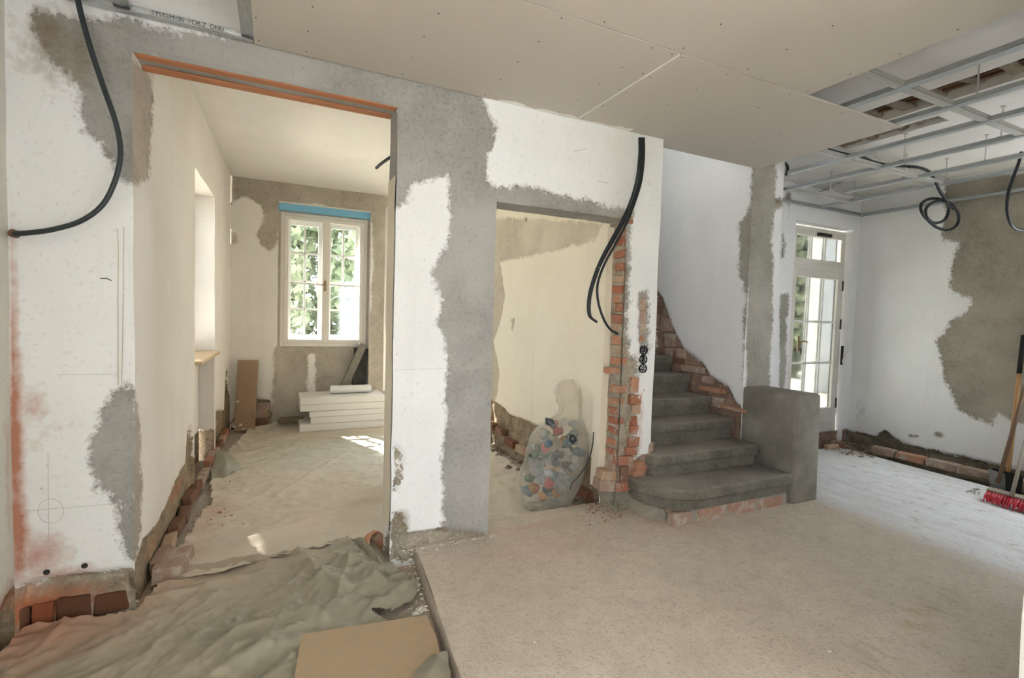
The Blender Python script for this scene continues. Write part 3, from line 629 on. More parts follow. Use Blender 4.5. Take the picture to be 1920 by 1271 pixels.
def text(s, parent, loc, rot, size, mat='ink', name='print'):
    cu = bpy.data.curves.new(name, 'FONT'); cu.body = s; cu.size = size; cu.extrude = .0002
    t = bpy.data.objects.new('tmp', cu); COL.objects.link(t); dg = bpy.context.evaluated_depsgraph_get(); me = bpy.data.meshes.new_from_object(t.evaluated_get(dg)); me.name = name
    bpy.data.objects.remove(t); o = link(name, me, mat, parent); o.location = loc; o.rotation_euler = rot; return o
text('SYSTEM100  POB.Z  ONU', tl, (-.52, D0-.042, ZB+.010), (math.pi/2, 0, 0), .026)
def hanger(x, y, label, z0=ZB+.04, z1=2.965):
    m = MB(); m.box((x-.010, y-.001, z0), (x+.010, y+.001, z1)); m.box((x-.03, y-.012, z0-.012), (x+.03, y+.012, z0)); m.box((x-.014, y-.012, z1-.003), (x+.014, y+.012, z1))
    o = m.build('profile_hanger', 'galvanised_dull'); tag(o, label, 'hanger', 'hangers of the ceiling grid')
for x, y, l in [(3.66, 1.52, 'metal hanger strip in front of the brown ceiling hole'), (4.58, 1.75, 'metal hanger strip at the upper right frame edge'), (4.585, 2.35, 'metal hanger strip above the fourth long profile, near the loose cable'), (5.13, 2.62, 'metal hanger strip beside the cable of the coil'),
                (5.13, 2.05, 'metal hanger strip on the profile right of the coil'), (5.0, 3.2, 'metal hanger strip in front of the printed foil'), (5.565, 2.5, 'metal hanger strip nearest the right wall'), (5.565, 3.3, 'metal hanger strip in the corner by the garden door')]: hanger(x, y, l)
# vapour foil on the old ceiling by the door
us = np.linspace(4.06, 6.30, 90); vs2 = np.linspace(2.75, YF-.01, 45); UU, VV = np.meshgrid(us, vs2); P = np.stack([UU.ravel(), VV.ravel(), 0*UU.ravel()+2.935], 1)
P[:, 2] += (np.abs(fbm(P*np.array([1, 2.2, 1]), 4, 3)-.5)-.1)*.08; P[:, 2] = np.minimum(P[:, 2], 2.958)
ii = np.arange(90*45).reshape(45, 90); F = np.stack([ii[:-1, :-1].ravel(), ii[:-1, 1:].ravel(), ii[1:, 1:].ravel(), ii[1:, :-1].ravel()], 1)
foil = link('vapour_foil', mesh_np('vapour_foil', P, F), 'foil_film', None, True); tag(foil, 'crinkled whitish foil with black print on the ceiling by the garden door', 'foil')
text('700-320-10000  YSC700 ]', foil, (5.30, 3.30, 2.905), (math.pi, 0, math.radians(60)), .075)

# ------------------------------------------------------------------ bricks
def brick_mesh(k, amp=.006):
    me = MB().box((-.5, -.5, -.5), (.5, .5, .5)).mesh('brick', .05, 1); return me
BM = []
for k in range(5):
    me = brick_mesh(k); V = np.array([v.co[:] for v in me.vertices]); V += (np.stack([vnoise(V+k*3.1+j, 2.5, k+j) for j in range(3)], 1)-.5)*.16; me.vertices.foreach_set('co', V.astype(np.float32).ravel()); BM.append(me)
BMM = {}
def brick(parent, c, size, mat, rot=(0, 0, 0), name='brick'):
    k = (random.randrange(5), mat)
    if k not in BMM:
        me = BM[k[0]].copy(); me.materials.append(M[mat]); BMM[k] = me
    o = bpy.data.objects.new(name, BMM[k]); COL.objects.link(o); o.parent = parent; o.location = c; o.scale = size; o.rotation_euler = rot; return o
# exposed jamb of the doorway
px_rows = [419, 440, 456, 478, 501, 524, 543, 561, 576, 597, 613, 637, 654, 676, 698, 728, 752, 770, 788, 808, 830, 848]
mats = ['brick_red', 'brick_orange', 'brick_red', 'brick_red', 'brick_red', 'brick_pale', 'brick_red', 'brick_orange', 'brick_red', 'brick_red', 'brick_pale', 'brick_orange', 'brick_pale', 'brick_orange', 'brick_red', 'brick_orange', 'brick_orange', 'brick_red', 'brick_red', 'brick_red', 'brick_orange', 'brick_red']
for k, (py, mt) in enumerate(zip(px_rows, mats)):
    c = hit(1148, py, 'x', BR); dy = random.uniform(.085, .125)
    if py == 698: continue
    brick(wall_front, (BR+.036+random.uniform(-.005, .005), 2.945+random.uniform(-.016, .016), c[2]), (.06, dy, random.uniform(.045, .062)), mt, (random.uniform(-.09, .09), random.uniform(-.05, .05), random.uniform(-.06, .06)))
# toothed edge and chase on the face of the wall
for (x0, y0, x1, y1, mt) in [(1183, 741, 1203, 757, 'brick_red'), (1187, 760, 1201, 776, 'brick_pale'), (1186, 781, 1202, 796, 'brick_red'), (1184, 799, 1198, 815, 'brick_red'), (1181, 821, 1199, 836, 'brick_red'), (1176, 840, 1196, 853, 'brick_red'), (1160, 858, 1189, 872, 'brick_red'), (1165, 877, 1179, 904, 'brick_dark'), (1155, 906, 1181, 920, 'brick_red'),
                         (1184, 708, 1208, 735, 'brick_orange'), (1141, 690, 1162, 700, 'brick_orange'), (1200, 560, 1211, 580, 'brick_dusty'), (1200, 583, 1211, 604, 'brick_dusty'), (1200, 606, 1211, 626, 'brick_dusty'), (1199, 629, 1209, 641, 'brick_red'), (1205, 832, 1225, 846, 'brick_dusty'), (1203, 848, 1220, 862, 'brick_dusty'), (1196, 866, 1214, 880, 'brick_orange'), (1190, 884, 1210, 898, 'brick_orange')]:
    a = hit(x0, y0, 'y', D0); b = hit(x1, y1, 'y', D0)
    brick(wall_front, ((a[0]+b[0])/2, D0+.033, (a[2]+b[2])/2), (b[0]-a[0], .065, a[2]-b[2]), mt, (0, random.uniform(-.04, .04), random.uniform(-.05, .05)))
for (x0, y0, x1, y1, mt) in [(1122, 886, 1164, 900, 'brick_pale'), (1118, 903, 1150, 918, 'brick_dusty'), (1142, 870, 1165, 883, 'brick_dusty'), (1130, 922, 1172, 934, 'mortar')]:
    a = hit(x0, y0, 'y', 2.92); b = hit(x1, y1, 'y', 2.92); brick(wall_front, ((a[0]+b[0])/2+.03, 2.955, (a[2]+b[2])/2), (b[0]-a[0], .12, a[2]-b[2]), mt, (0, .1, -.1))
# foot of the left wall piece
for (x0, y0, x1, y1, mt) in [(56, 1140, 96, 1172, 'brick_rust'), (100, 1131, 168, 1160, 'brick_deep'), (172, 1122, 235, 1147, 'brick_deep'), (20, 1150, 52, 1185, 'brick_deep')]:
    a = hit(x0, y0, 'y', D0); b = hit(x1, y1, 'y', D0); brick(wall_front, ((a[0]+b[0])/2, D0+.055, (a[2]+b[2])/2), (b[0]-a[0], .08, a[2]-b[2]), mt)
# terracotta strips in the underside of the wide lintel
for (y0, y1) in ((D0+.004, D0+.062), (D0+.138, D1)):
    me = wobble(MB().box((AL+.004, y0, AT-.004), (AR-.004, y1, AT+.01)).mesh('lintel_strip', .006), .002, 9); link('lintel_strip', me, 'terracotta', wall_front)
# brick strip along the foot of the right wall
wall_right = bpy.data.objects['wall_right']
for (x0, y0, x1, y1) in [(1630, 838, 1675, 852), (1677, 848, 1731, 866), (1733, 860, 1792, 882), (1794, 875, 1853, 898), (1856, 890, 1925, 912)]:
    a = hit(x0, y0, 'x', 6.10); b = hit(x1, y1, 'x', 6.10)
    brick(wall_right, (6.165, (a[1]+b[1])/2, .018), (.125, a[1]-b[1], .068), random.choice(['brick_dusty', 'brick_orange', 'brick_dusty']), (0, 0, .02))
wall_far = bpy.data.objects['wall_far']
for k in range(9): brick(wall_far, (random.uniform(5.45, 6.15), random.uniform(3.45, 3.66), random.uniform(-.03, .03)), (random.uniform(.06, .16), .08, random.uniform(.04, .07)), random.choice(['brick_dusty', 'brick_dark', 'brick_pale']), (random.uniform(-.3, .3), random.uniform(-.3, .3), random.uniform(-1, 1)))
# stepped brickwork beside the stairs
wall_stair = bpy.data.objects['wall_stair']
for (x0, y0, x1, y1, mt) in [(1352, 758, 1400, 775, 'brick_orange'), (1311, 722, 1352, 738, 'brick_orange'), (1278, 684, 1316, 700, 'brick_dusty'), (1248, 652, 1282, 672, 'brick_dusty'), (1242, 597, 1258, 622, 'brick_dusty'), (1246, 624, 1262, 650, 'brick_dusty'), (1330, 742, 1352, 765, 'brick_dusty'), (1262, 655, 1280, 682, 'brick_dark'), (1316, 704, 1335, 720, 'brick_dusty')]:
    a = hit(x0, y0, 'x', XS); b = hit(x1, y1, 'x', XS); brick(wall_stair, (XS+.022, (a[1]+b[1])/2, (a[2]+b[2])/2), (.06, a[1]-b[1], a[2]-b[2]+.0), mt)
wall_bl = bpy.data.objects['wall_back_left']; wall_b = bpy.data.objects['wall_back']
for (x0, y0, x1, y1, mt) in [(470, 755, 506, 768, 'brick_dusty'), (470, 768, 503, 782, 'brick_pale'), (468, 783, 505, 797, 'brick_dark'), (432, 800, 470, 812, 'brick_dark')]:
    a = hit(x0, y0, 'y', YB); b = hit(x1, y1, 'y', YB); brick(wall_b, ((a[0]+b[0])/2, YB+.0, (a[2]+b[2])/2), (b[0]-a[0], .08, a[2]-b[2]), mt)
for k in range(14):                               # loose bricks showing along the foot of the left wall
    t = k*.235+.45; p = L0+LU*t; brick(wall_bl, (p[0]+.008, p[1], LOW+.05+random.uniform(0, .05)), (.06, .21, .07), random.choice(['brick_dusty', 'brick_pale', 'brick_red', 'brick_dark']), (0, random.uniform(-.1, .1), random.uniform(-.08, .02)))
wall_br = bpy.data.objects['wall_back_right']
for k in range(9): brick(wall_br, (XC+.0, 3.35+k*.27, LOW+.08+random.uniform(0, .16)), (.07, .22, .07), random.choice(['brick_dusty', 'brick_dark', 'brick_pale', 'mortar']), (0, random.uniform(-.1, .1), random.uniform(-.15, .1)))

# pencil and drip marks on the wall, flush with the paint
def mark(pts, wd, mat, name, yy=D0-.0055, parent=wall_front):
    m = MB(); P = [hit(x, y, 'y', yy) for x, y in pts]
    for a, b in zip(P, P[1:]):
        d = b-a; L = np.linalg.norm(d); d /= L; n = np.array([-d[2], 0, d[0]]); m.obox((a+b)/2, d*L, n*wd, np.array([0, .0006, 0]))
    return m.build(name, mat, parent)
mark([(95+24*math.cos(t), 958+23*math.sin(t)) for t in np.linspace(0, 2*math.pi, 33)], .0014, 'pencil', 'pencil_mark')
mark([(90, 848), (92, 1050)], .0013, 'pencil', 'pencil_mark'); mark([(45, 958), (222, 944)], .0013, 'pencil', 'pencil_mark')
mark([(105, 702), (222, 702)], .0011, 'pencil', 'pencil_mark'); mark([(742, 693.5), (842, 690)], .0013, 'pencil', 'pencil_mark'); mark([(842, 691), (921, 688)], .0011, 'pencil', 'pencil_mark')
for pts in ([(220, 430), (222, 470), (221, 560), (222, 722)], [(232, 425), (231, 560), (230, 640), (228, 724)]): mark(pts, .004, 'drip', 'drip_stain')
mark([(188, 522), (200, 522), (209, 526)], .004, 'ink', 'scratch'); mark([(1075, 285), (1100, 278)], .003, 'pencil', 'scratch'); mark([(1120, 340), (1140, 343)], .003, 'pencil', 'scratch')
for (x, y) in ((159, 1060), (88, 1072)):
    c = hit(x, y, 'y', D0); o = MB().lathe([(.0005, .001), (.011, .001), (.013, .004)], (c[0], D0-.008, c[2]), 14, 'y').build('plug_hole', 'ink', wall_front)

# ------------------------------------------------------------------ staircase
stairs = empty('staircase', (3.05, 2.8, 0)); tag(stairs, 'worn grey stone staircase climbing beside the white wall', 'staircase')
SY = [2.483, 2.774, 3.027, 3.282, 3.544, 3.794, 4.05, 4.305, 4.56, 4.815, 5.07]; SZ = [.243, .404, .573, .725, .895, 1.047, 1.21, 1.373, 1.536, 1.70, 1.86]
def inset(poly, d):
    P = np.array(poly); c = P.mean(0); n = len(P); o = []
    for i in range(n):
        a, b, e = P[i-1], P[i], P[(i+1) % n]; t1 = (b-a)/np.linalg.norm(b-a); t2 = (e-b)/np.linalg.norm(e-b); nn = np.array([-t1[1]-t2[1], t1[0]+t2[0]]); nn /= np.linalg.norm(nn)+1e-9; o.append(b+nn*d)
    return o
def step_block(i):
    y0, z1 = SY[i], SZ[i]; z0 = SZ[i-1] if i else .105; y1 = SY[i+1]+.06 if i+1 < len(SY) else y0+.3
    if i == 0:
        pl = [(3.64, y0), (3.64, y1), (2.36, y1+.1), (2.335, 2.84)]
        cx, cy, r = 2.66, 2.80, .32
        pl += [(cx-r*math.cos(a), cy-r*math.sin(a)) for a in np.linspace(.12, math.pi/2-.05, 9)]
    elif i == 1:
        pl = [(3.60, y0), (3.625, y0+.05), (3.625, y1), (2.50, y1), (2.495, y0+.09)]
        cx, cy, r = 2.585, y0+.09, .09; pl += [(cx-r*math.cos(a), cy-r*math.sin(a)) for a in np.linspace(.2, math.pi/2, 5)]
    else: pl = [(3.60, y0), (3.62, y0+.02), (3.62, y1), (WE+.01, y1), (WE+.01, y0)]
    pl = pl[::-1] if sum((b[0]-a[0])*(b[1]+a[1]) for a, b in zip(pl, pl[1:]+pl[:1])) > 0 else pl
    m = MB(); m.prism(pl, z1-.075, z1)
    st = m.mesh('step', .016, 3); wobble(st, .004, 8, i)
    so = link('step', st, 'stone_step', stairs, True); st.set_sharp_from_angle(angle=.6)
    me = wobble(MB().prism(inset(pl, .026), z0-.01, z1-.073).mesh('riser', .006, 2), .003, 9, i)
    ro = link('riser', me, 'stone_step', so)
    me = MB().prism(inset(pl, .012), z1-.086, z1-.071).mesh('bead', .003, 1); link('bead', me, 'stone_step', so)
    for ob in (so,): ob.location = (-3.05, -2.8, 0)
for i in range(len(SY)): step_block(i)
core = wobble(MB().prism([(3.62, 2.52), (3.62, 2.9), (2.36, 2.9), (2.37, 2.80), (2.43, 2.66), (2.56, 2.56), (2.7, 2.52)][::-1], -.02, .12).mesh('base_course', .01), .005, 12)
o = link('base_course', core, 'mortar', stairs); o.location = (-3.05, -2.8, 0)
for (x0, y0, x1, y1, mt) in [(1265, 968, 1298, 984, 'brick_dusty'), (1310, 958, 1361, 977, 'brick_faded'), (1366, 946, 1417, 965, 'brick_faded'), (1423, 940, 1472, 957, 'brick_faded')]:
    a = hit(x0, y0, 'y', 2.505); b = hit(x1, y1, 'y', 2.505); brick(stairs, ((a[0]+b[0])/2-3.05, 2.545-2.8, (a[2]+b[2])/2+.005), (b[0]-a[0], .06, a[2]-b[2]-.004), mt)
for (x, y, rz, mt) in [(2.44, 2.71, 1.1, 'mortar'), (2.53, 2.61, .75, 'brick_dusty')]: brick(stairs, (x-3.05, y-2.8, .055), (.2, .06, .06), mt, (0, 0, -rz))
# pedestal
pm = MB().prism([(3.655, 2.495), (3.945, 2.495), (3.945, 3.01), (3.655, 3.01)], -.02, .858).mesh('newel_block', .03, 4)
V = np.array([v.co[:] for v in pm.vertices]); V[:, 0] += np.where(V[:, 0] > 3.8, .02*(.86-V[:, 2])*1.2, 0); pm.vertices.foreach_set('co', V.astype(np.float32).ravel()); wobble(pm, .004, 5)
o = link('newel_block', pm, 'cement_smooth', None, True); pm.set_sharp_from_angle(angle=.8); tag(o, 'low smooth cement block with rounded edges beside the stair foot', 'cement block')

# ------------------------------------------------------------------ windows and door
def frame_rect(m, x0, x1, z0, z1, t, y0, y1):
    m.box((x0, y0, z0), (x0+t, y1, z1)); m.box((x1-t, y0, z0), (x1, y1, z1)); m.box((x0+t, y0, z0), (x1-t, y1, z0+t)); m.box((x0+t, y0, z1-t), (x1-t, y1, z1)); return m
win = empty('window_1', (.6, YN, WZ0)); tag(win, kind='structure')
def wp(m, name, mat, parent=win, bev=.004):
    o = m.build(name, mat, parent, bev, 1)
    o.location = (-.6, -YN, -WZ0) if parent is win else (0, 0, 0); return o
wx0, wx1, wz0, wz1 = NL+.03, NR-.03, WZ0+.005, WZ1
wp(frame_rect(MB(), wx0, wx1, wz0, wz1, .05, YN-.005, YN+.10), 'frame', 'window_paint')
mid = (wx0+wx1)/2
for s0, s1 in ((wx0+.045, mid+.012), (mid-.012+.02, wx1-.045)):
    sa = wp(frame_rect(MB(), s0, s1, wz0+.045, wz1-.045, .048, YN-.02, YN+.03), 'sash', 'window_paint')
    zb = wz0+.045+(wz1-wz0-.09)*.475
    wp(MB().box((s0+.045, YN-.008, zb-.009), (s1-.045, YN+.02, zb+.009)), 'glazing_bar', 'window_paint_white', sa)
    for z0, z1 in ((wz0+.09, zb), (zb, wz1-.09)): wp(MB().box((s0+.045, YN+.004, z0), (s1-.045, YN+.007, z1)), 'pane', 'glass', sa, 0)
    yo = YN+.20                                   # outer casement with small panes
    so = wp(frame_rect(MB(), s0+.01, s1-.01, wz0+.05, wz1-.05, .075, yo, yo+.04), 'outer_sash', 'window_paint_white')
    xm = (s0+s1)/2; wp(MB().box((xm-.014, yo+.005, wz0+.12), (xm+.014, yo+.035, wz1-.12)), 'glazing_bar', 'window_paint_white', so)
    for k in range(1, 4):
        z = wz0+.12+(wz1-wz0-.24)*k/4; wp(MB().box((s0+.08, yo+.005, z-.014), (s1-.08, yo+.035, z+.014)), 'glazing_bar', 'window_paint_white', so)
    for k in range(4):
        za = wz0+.12+(wz1-wz0-.24)*k/4; zc = wz0+.12+(wz1-wz0-.24)*(k+1)/4
        for xa, xb in ((s0+.08, xm), (xm, s1-.08)): wp(MB().box((xa, yo+.018, za), (xb, yo+.021, zc)), 'pane', 'glass', so, 0)
hd = wp(MB().box((mid-.012, YN-.034, 1.66), (mid+.014, YN-.02, 1.80)), 'handle', 'brass'); wp(MB().box((mid-.006, YN-.06, 1.73), (mid+.006, YN-.03, 1.745)).box((mid-.05, YN-.066, 1.73), (mid+.008, YN-.054, 1.745)), 'lever', 'brass', hd)
tag(MB().box((NL+.004, YN-.055, WZ1+.012), (NR-.004, YN-.003, NTP-.012)).build('insulation_strip', 'xps_blue', None, .003), 'light blue insulation strip above the back window', 'insulation strip')
tag(MB().box((NL, YN-.07, NTP-.012), (NR, YN-.002, NTP)).build('trim_3', 'gypsum_white'), kind='structure')
win_added = empty('window_added', (1.77, YN, WZ0)); tag(win_added, kind='structure')  # unseen window added behind the pillar to brighten the back room
o = frame_rect(MB(), 1.365, 2.175, .3, 2.85, .06, YN, YN+.08).box((1.755, YN+.01, .3), (1.785, YN+.07, 2.85)).box((1.44, YN+.01, 1.75), (2.1, YN+.07, 1.78)).build('frame', 'window_paint_white', win_added, .004, 1); o.location = (-1.77, -YN, -WZ0)
o = MB().box((1.42, YN+.03, .36), (2.12, YN+.034, 2.79)).build('pane', 'glass', win_added); o.location = (-1.77, -YN, -WZ0)
win2 = empty('window_2', L0+LU*(n0+n1)/2-LN*.31+np.array([0, 0, 1.0])); tag(win2, kind='structure')
m = MB()
for a, b, z0, z1 in [(n0+.03, n0+.11, 1.0, NT-.05), (n1-.11, n1-.03, 1.0, NT-.05), (n0+.03, n1-.03, .98, 1.06), (n0+.03, n1-.03, NT-.11, NT-.03), ((n0+n1)/2-.03, (n0+n1)/2+.03, 1.0, NT-.05), (n0+.05, n1-.05, 1.66, 1.69)]:
    p = L0+LU*(a+b)/2-LN*.33; m.obox((p[0], p[1], (z0+z1)/2), LU*(b-a), LN*.05, (0, 0, z1-z0))
f2 = m.build('frame', 'window_paint_white', win2, .003, 1); f2.location = -win2.location
for a, b in ((n0+.1, (n0+n1)/2-.03), ((n0+n1)/2+.03, n1-.1)):
    p = L0+LU*(a+b)/2-LN*.33; o = MB().obox((p[0], p[1], (1.05+NT-.1)/2), LU*(b-a), LN*.004, (0, 0, NT-.1-1.05)).build('pane', 'glass', win2); o.location = -win2.location

door = empty('door_1', (5.7, YF+.08, DZ0)); tag(door, kind='structure')
YD = YF+.075
def dp(m, name, mat, parent=door, bev=.004):
    o = m.build(name, mat, parent, bev, 1); o.location = (-5.7, -(YF+.08), -DZ0) if parent is door else (0, 0, 0); return o
dx0, dx1 = DL+.005, DR-.02; zt = 2.075
dp(frame_rect(MB(), dx0, dx1, DZ0+.005, 2.525, .06, YD, YD+.08), 'frame', 'door_paint')
dp(MB().box((dx0+.055, YD-.012, zt-.045), (dx1-.055, YD+.07, zt+.035)), 'transom', 'door_paint')
fl = dp(frame_rect(MB(), dx0+.055, dx1-.055, zt+.03, 2.475, .055, YD-.018, YD+.03), 'fanlight', 'door_paint')
lf = dp(frame_rect(MB(), dx0+.055, dx1-.055, DZ0+.03, zt-.04, .085, YD-.018, YD+.03).box((dx0+.13, YD-.018, DZ0+.1), (dx1-.13, YD+.03, DZ0+.30)), 'leaf', 'door_paint')
gx0, gx1 = dx0+.14, dx1-.14
for k in (1, 2):
    x = gx0+(gx1-gx0)*k/3
    dp(MB().box((x-.012, YD-.008, DZ0+.30), (x+.012, YD+.024, zt-.12)), 'glazing_bar', 'window_paint_white', lf); dp(MB().box((x-.012, YD-.008, zt+.08), (x+.012, YD+.024, 2.425)), 'glazing_bar', 'window_paint_white', fl)
for k in (1, 2):
    z = DZ0+.30+(zt-.12-DZ0-.30)*(k)/3+.03*(2-k); dp(MB().box((gx0, YD-.008, z-.012), (gx1, YD+.024, z+.012)), 'glazing_bar', 'window_paint_white', lf)
for k in range(3):
    xa, xb = gx0+(gx1-gx0)*k/3, gx0+(gx1-gx0)*(k+1)/3
    dp(MB().box((xa, YD+.006, zt+.08), (xb, YD+.009, 2.425)), 'pane', 'glass', fl, 0)
    for j in range(3):
        za = DZ0+.30+(zt-.12-DZ0-.30)*j/3; zc = DZ0+.30+(zt-.12-DZ0-.30)*(j+1)/3; dp(MB().box((xa, YD+.006, za), (xb, YD+.009, zc)), 'pane', 'glass', lf, 0)
h = hit(1497, 640, 'y', YD-.02)
hn = dp(MB().box((h[0]-.02, YD-.026, h[2]-.11), (h[0]+.015, YD-.018, h[2]+.06)), 'handle', 'brass', lf)
dp(MB().tube(spline([(h[0], YD-.02, h[2]), (h[0], YD-.06, h[2]), (h[0]+.03, YD-.065, h[2]+.006), (h[0]+.11, YD-.06, h[2]-.004)], 5), .008, 8), 'lever', 'brass', hn, 0)
dp(MB().tube([(h[0], YD-.02, h[2]-.09), (h[0], YD-.05, h[2]-.09)], .005, 8).box((h[0]-.008, YD-.056, h[2]-.14), (h[0]+.008, YD-.05, h[2]-.08)), 'key', 'iron_dark', hn, 0)
for z in (.47, 1.42, 1.88): dp(MB().tube([(dx1-.05, YD-.022, z-.06), (dx1-.05, YD-.022, z+.06)], .010, 8), 'hinge', 'iron_dark', lf, 0)
cl = dp(MB().box((5.62, YD-.05, 2.43), (5.86, YD-.018, 2.465)), 'closer', 'iron_dark', fl)
st = dp(MB().box((dx1-.015, YD-.04, .93), (dx1+.015, YD-.02, 1.16)), 'stay_plate', 'iron_dark', door)
dp(MB().tube(spline([(dx1, YD-.03, .96), (dx1+.02, YD-.07, 1.06), (dx1+.01, YD-.10, 1.15), (dx1+.03, YD-.10, 1.22)], 5), .011, 8), 'stay_handle', 'window_paint', st, 0)

# ------------------------------------------------------------------ dust sheets
def ridge(P, pts, wd, h):
    """a fold along a line of floor points"""
    r = np.zeros(len(P)); pts = np.asarray(pts)[:, :2]
    for a, b in zip(pts, pts[1:]):
        e = b-a; t = np.clip(((P[:, :2]-a)@e)/(e@e), 0, 1); d = np.hypot(*(P[:, :2]-a-t[:, None]*e).T); r = np.maximum(r, h*np.exp(-d/(wd*.9)))
    return r*(.35+1.1*vnoise(P, 5, 77))
def crumple(P, scale, seed, ang=0., an=2.5):
    c, s_ = math.cos(ang), math.sin(ang); Q = np.stack([P[:, 0]*c+P[:, 1]*s_, (-P[:, 0]*s_+P[:, 1]*c)*an, 0*P[:, 0]], 1)
    Q = Q+(np.stack([vnoise(P, 3, seed+5), vnoise(P, 3, seed+6), 0*P[:, 0]], 1)-.5)*.5
    n = 1-2.2*np.abs(fbm(Q, scale, seed, 2)-.5); return np.clip(n, 0, 1)**2.5
def facet(P, scale, seed, warp=.35):
    """sharp crease network of crumpled film"""
    Q = P[:, :2]*scale+(np.stack([vnoise(P, 1.7*scale/3, seed+1), vnoise(P, 1.7*scale/3, seed+2)], 1)-.5)*warp*4
    i = np.floor(Q).astype(np.int64); f1 = np.full(len(Q), 9.); f2 = np.full(len(Q), 9.); h1 = np.zeros(len(Q))
    for dx in (-1, 0, 1):
        for dy in (-1, 0, 1):
            c = i+np.array([dx, dy]); z0 = np.zeros(len(Q), np.int64); cx = c[:, 0]+_hash(c[:, 0], c[:, 1], z0, seed); cy = c[:, 1]+_hash(c[:, 0], c[:, 1], z0, seed+3)
            d = np.hypot(Q[:, 0]-cx, Q[:, 1]-cy); nearer = d < f1
            f2 = np.where(nearer, f1, np.minimum(f2, d)); h1 = np.where(nearer, _hash(c[:, 0], c[:, 1], z0, seed+5), h1); f1 = np.where(nearer, d, f1)
    return np.clip(1-(f2-f1)*1.4, 0, 1)*(.4+.6*h1)
def sheet(name, poly, step, zf, mat, maskf, label):
    poly = np.asarray(poly)[:, :2]; lo = poly.min(0); hi = poly.max(0); nx, ny = int((hi[0]-lo[0])/step)+1, int((hi[1]-lo[1])/step)+1
    UU, VV = np.meshgrid(np.linspace(lo[0], hi[0], nx), np.linspace(lo[1], hi[1], ny)); P = np.stack([UU.ravel(), VV.ravel(), 0*UU.ravel()], 1)
    i = np.arange(nx*ny).reshape(ny, nx); F = np.stack([i[:-1, :-1].ravel(), i[:-1, 1:].ravel(), i[1:, 1:].ravel(), i[1:, :-1].ravel()], 1)
    sd = sdf(poly, P[:, :2])+(vnoise(P, 4, 8)-.5)*.06; keep = (sd[F] > -step*.3).all(1); F = F[keep]
    P[:, 2] = zf(P, sd); used = np.unique(F); mp = -np.ones(len(P), int); mp[used] = np.arange(len(used))
    me = mesh_np(name, P[used], mp[F]); set_mask(me, maskf(P[used])); o = link(name, me, mat, None, True); tag(o, label, 'dust sheet'); return o
def fl(*pp, z=LOW+.01): return [hit(x, y, 'z', z) for x, y in pp]
def gauss(P, lst):
    r = np.zeros(len(P))
    for (x, y, rad, k) in lst:
        c = hit(x, y, 'z', LOW); r = np.maximum(r, k*np.exp(-((P[:, 0]-c[0])**2+(P[:, 1]-c[1])**2)/rad**2))
    return r
folds_b = [(fl((470, 1022), (560, 990), (650, 960), (740, 935)), .045, .045), (fl((500, 1000), (600, 955), (740, 905)), .025, .022), (fl((380, 1062), (500, 1030), (650, 1005), (740, 985)), .03, .02), (fl((520, 935), (620, 870), (660, 845)), .03, .018), (fl((430, 960), (560, 900)), .02, .010), (fl((470, 838), (560, 822), (640, 825)), .03, .02), (fl((400, 815), (470, 808), (520, 800)), .04, .03), (fl((455, 850), (420, 800)), .03, .02)]
def zb_back(P, sd):
    z = LOW+.008+.016*crumple(P, 2.2, 3, .35, 2.2)+.006*crumple(P, 6, 9, .5, 2.5)+.006*facet(P*np.array([1, .7, 1]), 4, 71)+.003*facet(P, 9, 75)+.010*crumple(P, 2.6, 14, .45, 3)**4+.007*crumple(P, 5, 15, .1, 2.5)**4+.005*crumple(P, 8, 16, .8, 2)**4
    for f in folds_b: z = z+ridge(P, *f)
    return z+.015*np.exp(-np.maximum(sd, 0)/.05)
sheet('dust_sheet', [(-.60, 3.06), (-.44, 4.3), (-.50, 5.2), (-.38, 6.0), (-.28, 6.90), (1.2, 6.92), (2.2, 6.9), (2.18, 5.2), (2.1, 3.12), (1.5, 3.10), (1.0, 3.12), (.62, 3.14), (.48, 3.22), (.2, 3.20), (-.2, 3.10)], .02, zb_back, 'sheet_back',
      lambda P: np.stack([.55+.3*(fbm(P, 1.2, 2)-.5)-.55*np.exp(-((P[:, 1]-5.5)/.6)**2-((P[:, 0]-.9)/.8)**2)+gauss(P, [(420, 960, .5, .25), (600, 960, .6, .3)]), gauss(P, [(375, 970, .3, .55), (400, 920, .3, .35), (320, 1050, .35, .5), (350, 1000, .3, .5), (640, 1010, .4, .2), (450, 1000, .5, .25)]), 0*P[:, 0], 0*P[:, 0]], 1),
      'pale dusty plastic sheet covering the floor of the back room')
edge = fl((255, 1150), (310, 1085), (350, 1068), (430, 1055), (500, 1050), (590, 1035), (655, 1012), (690, 1045), (712, 1062), (735, 1085), (770, 1092), (795, 1110), (790, 1130), (770, 1150), (735, 1160), (700, 1165))
front_poly = [(-1.02, 2.60), (-1.0, 2.83)]+[(-.7, 2.85)]+[tuple(p[:2]) for p in edge]+[(.60, 2.1), (.62, 1.9), (.60, 1.2), (-1.0, 1.2)]
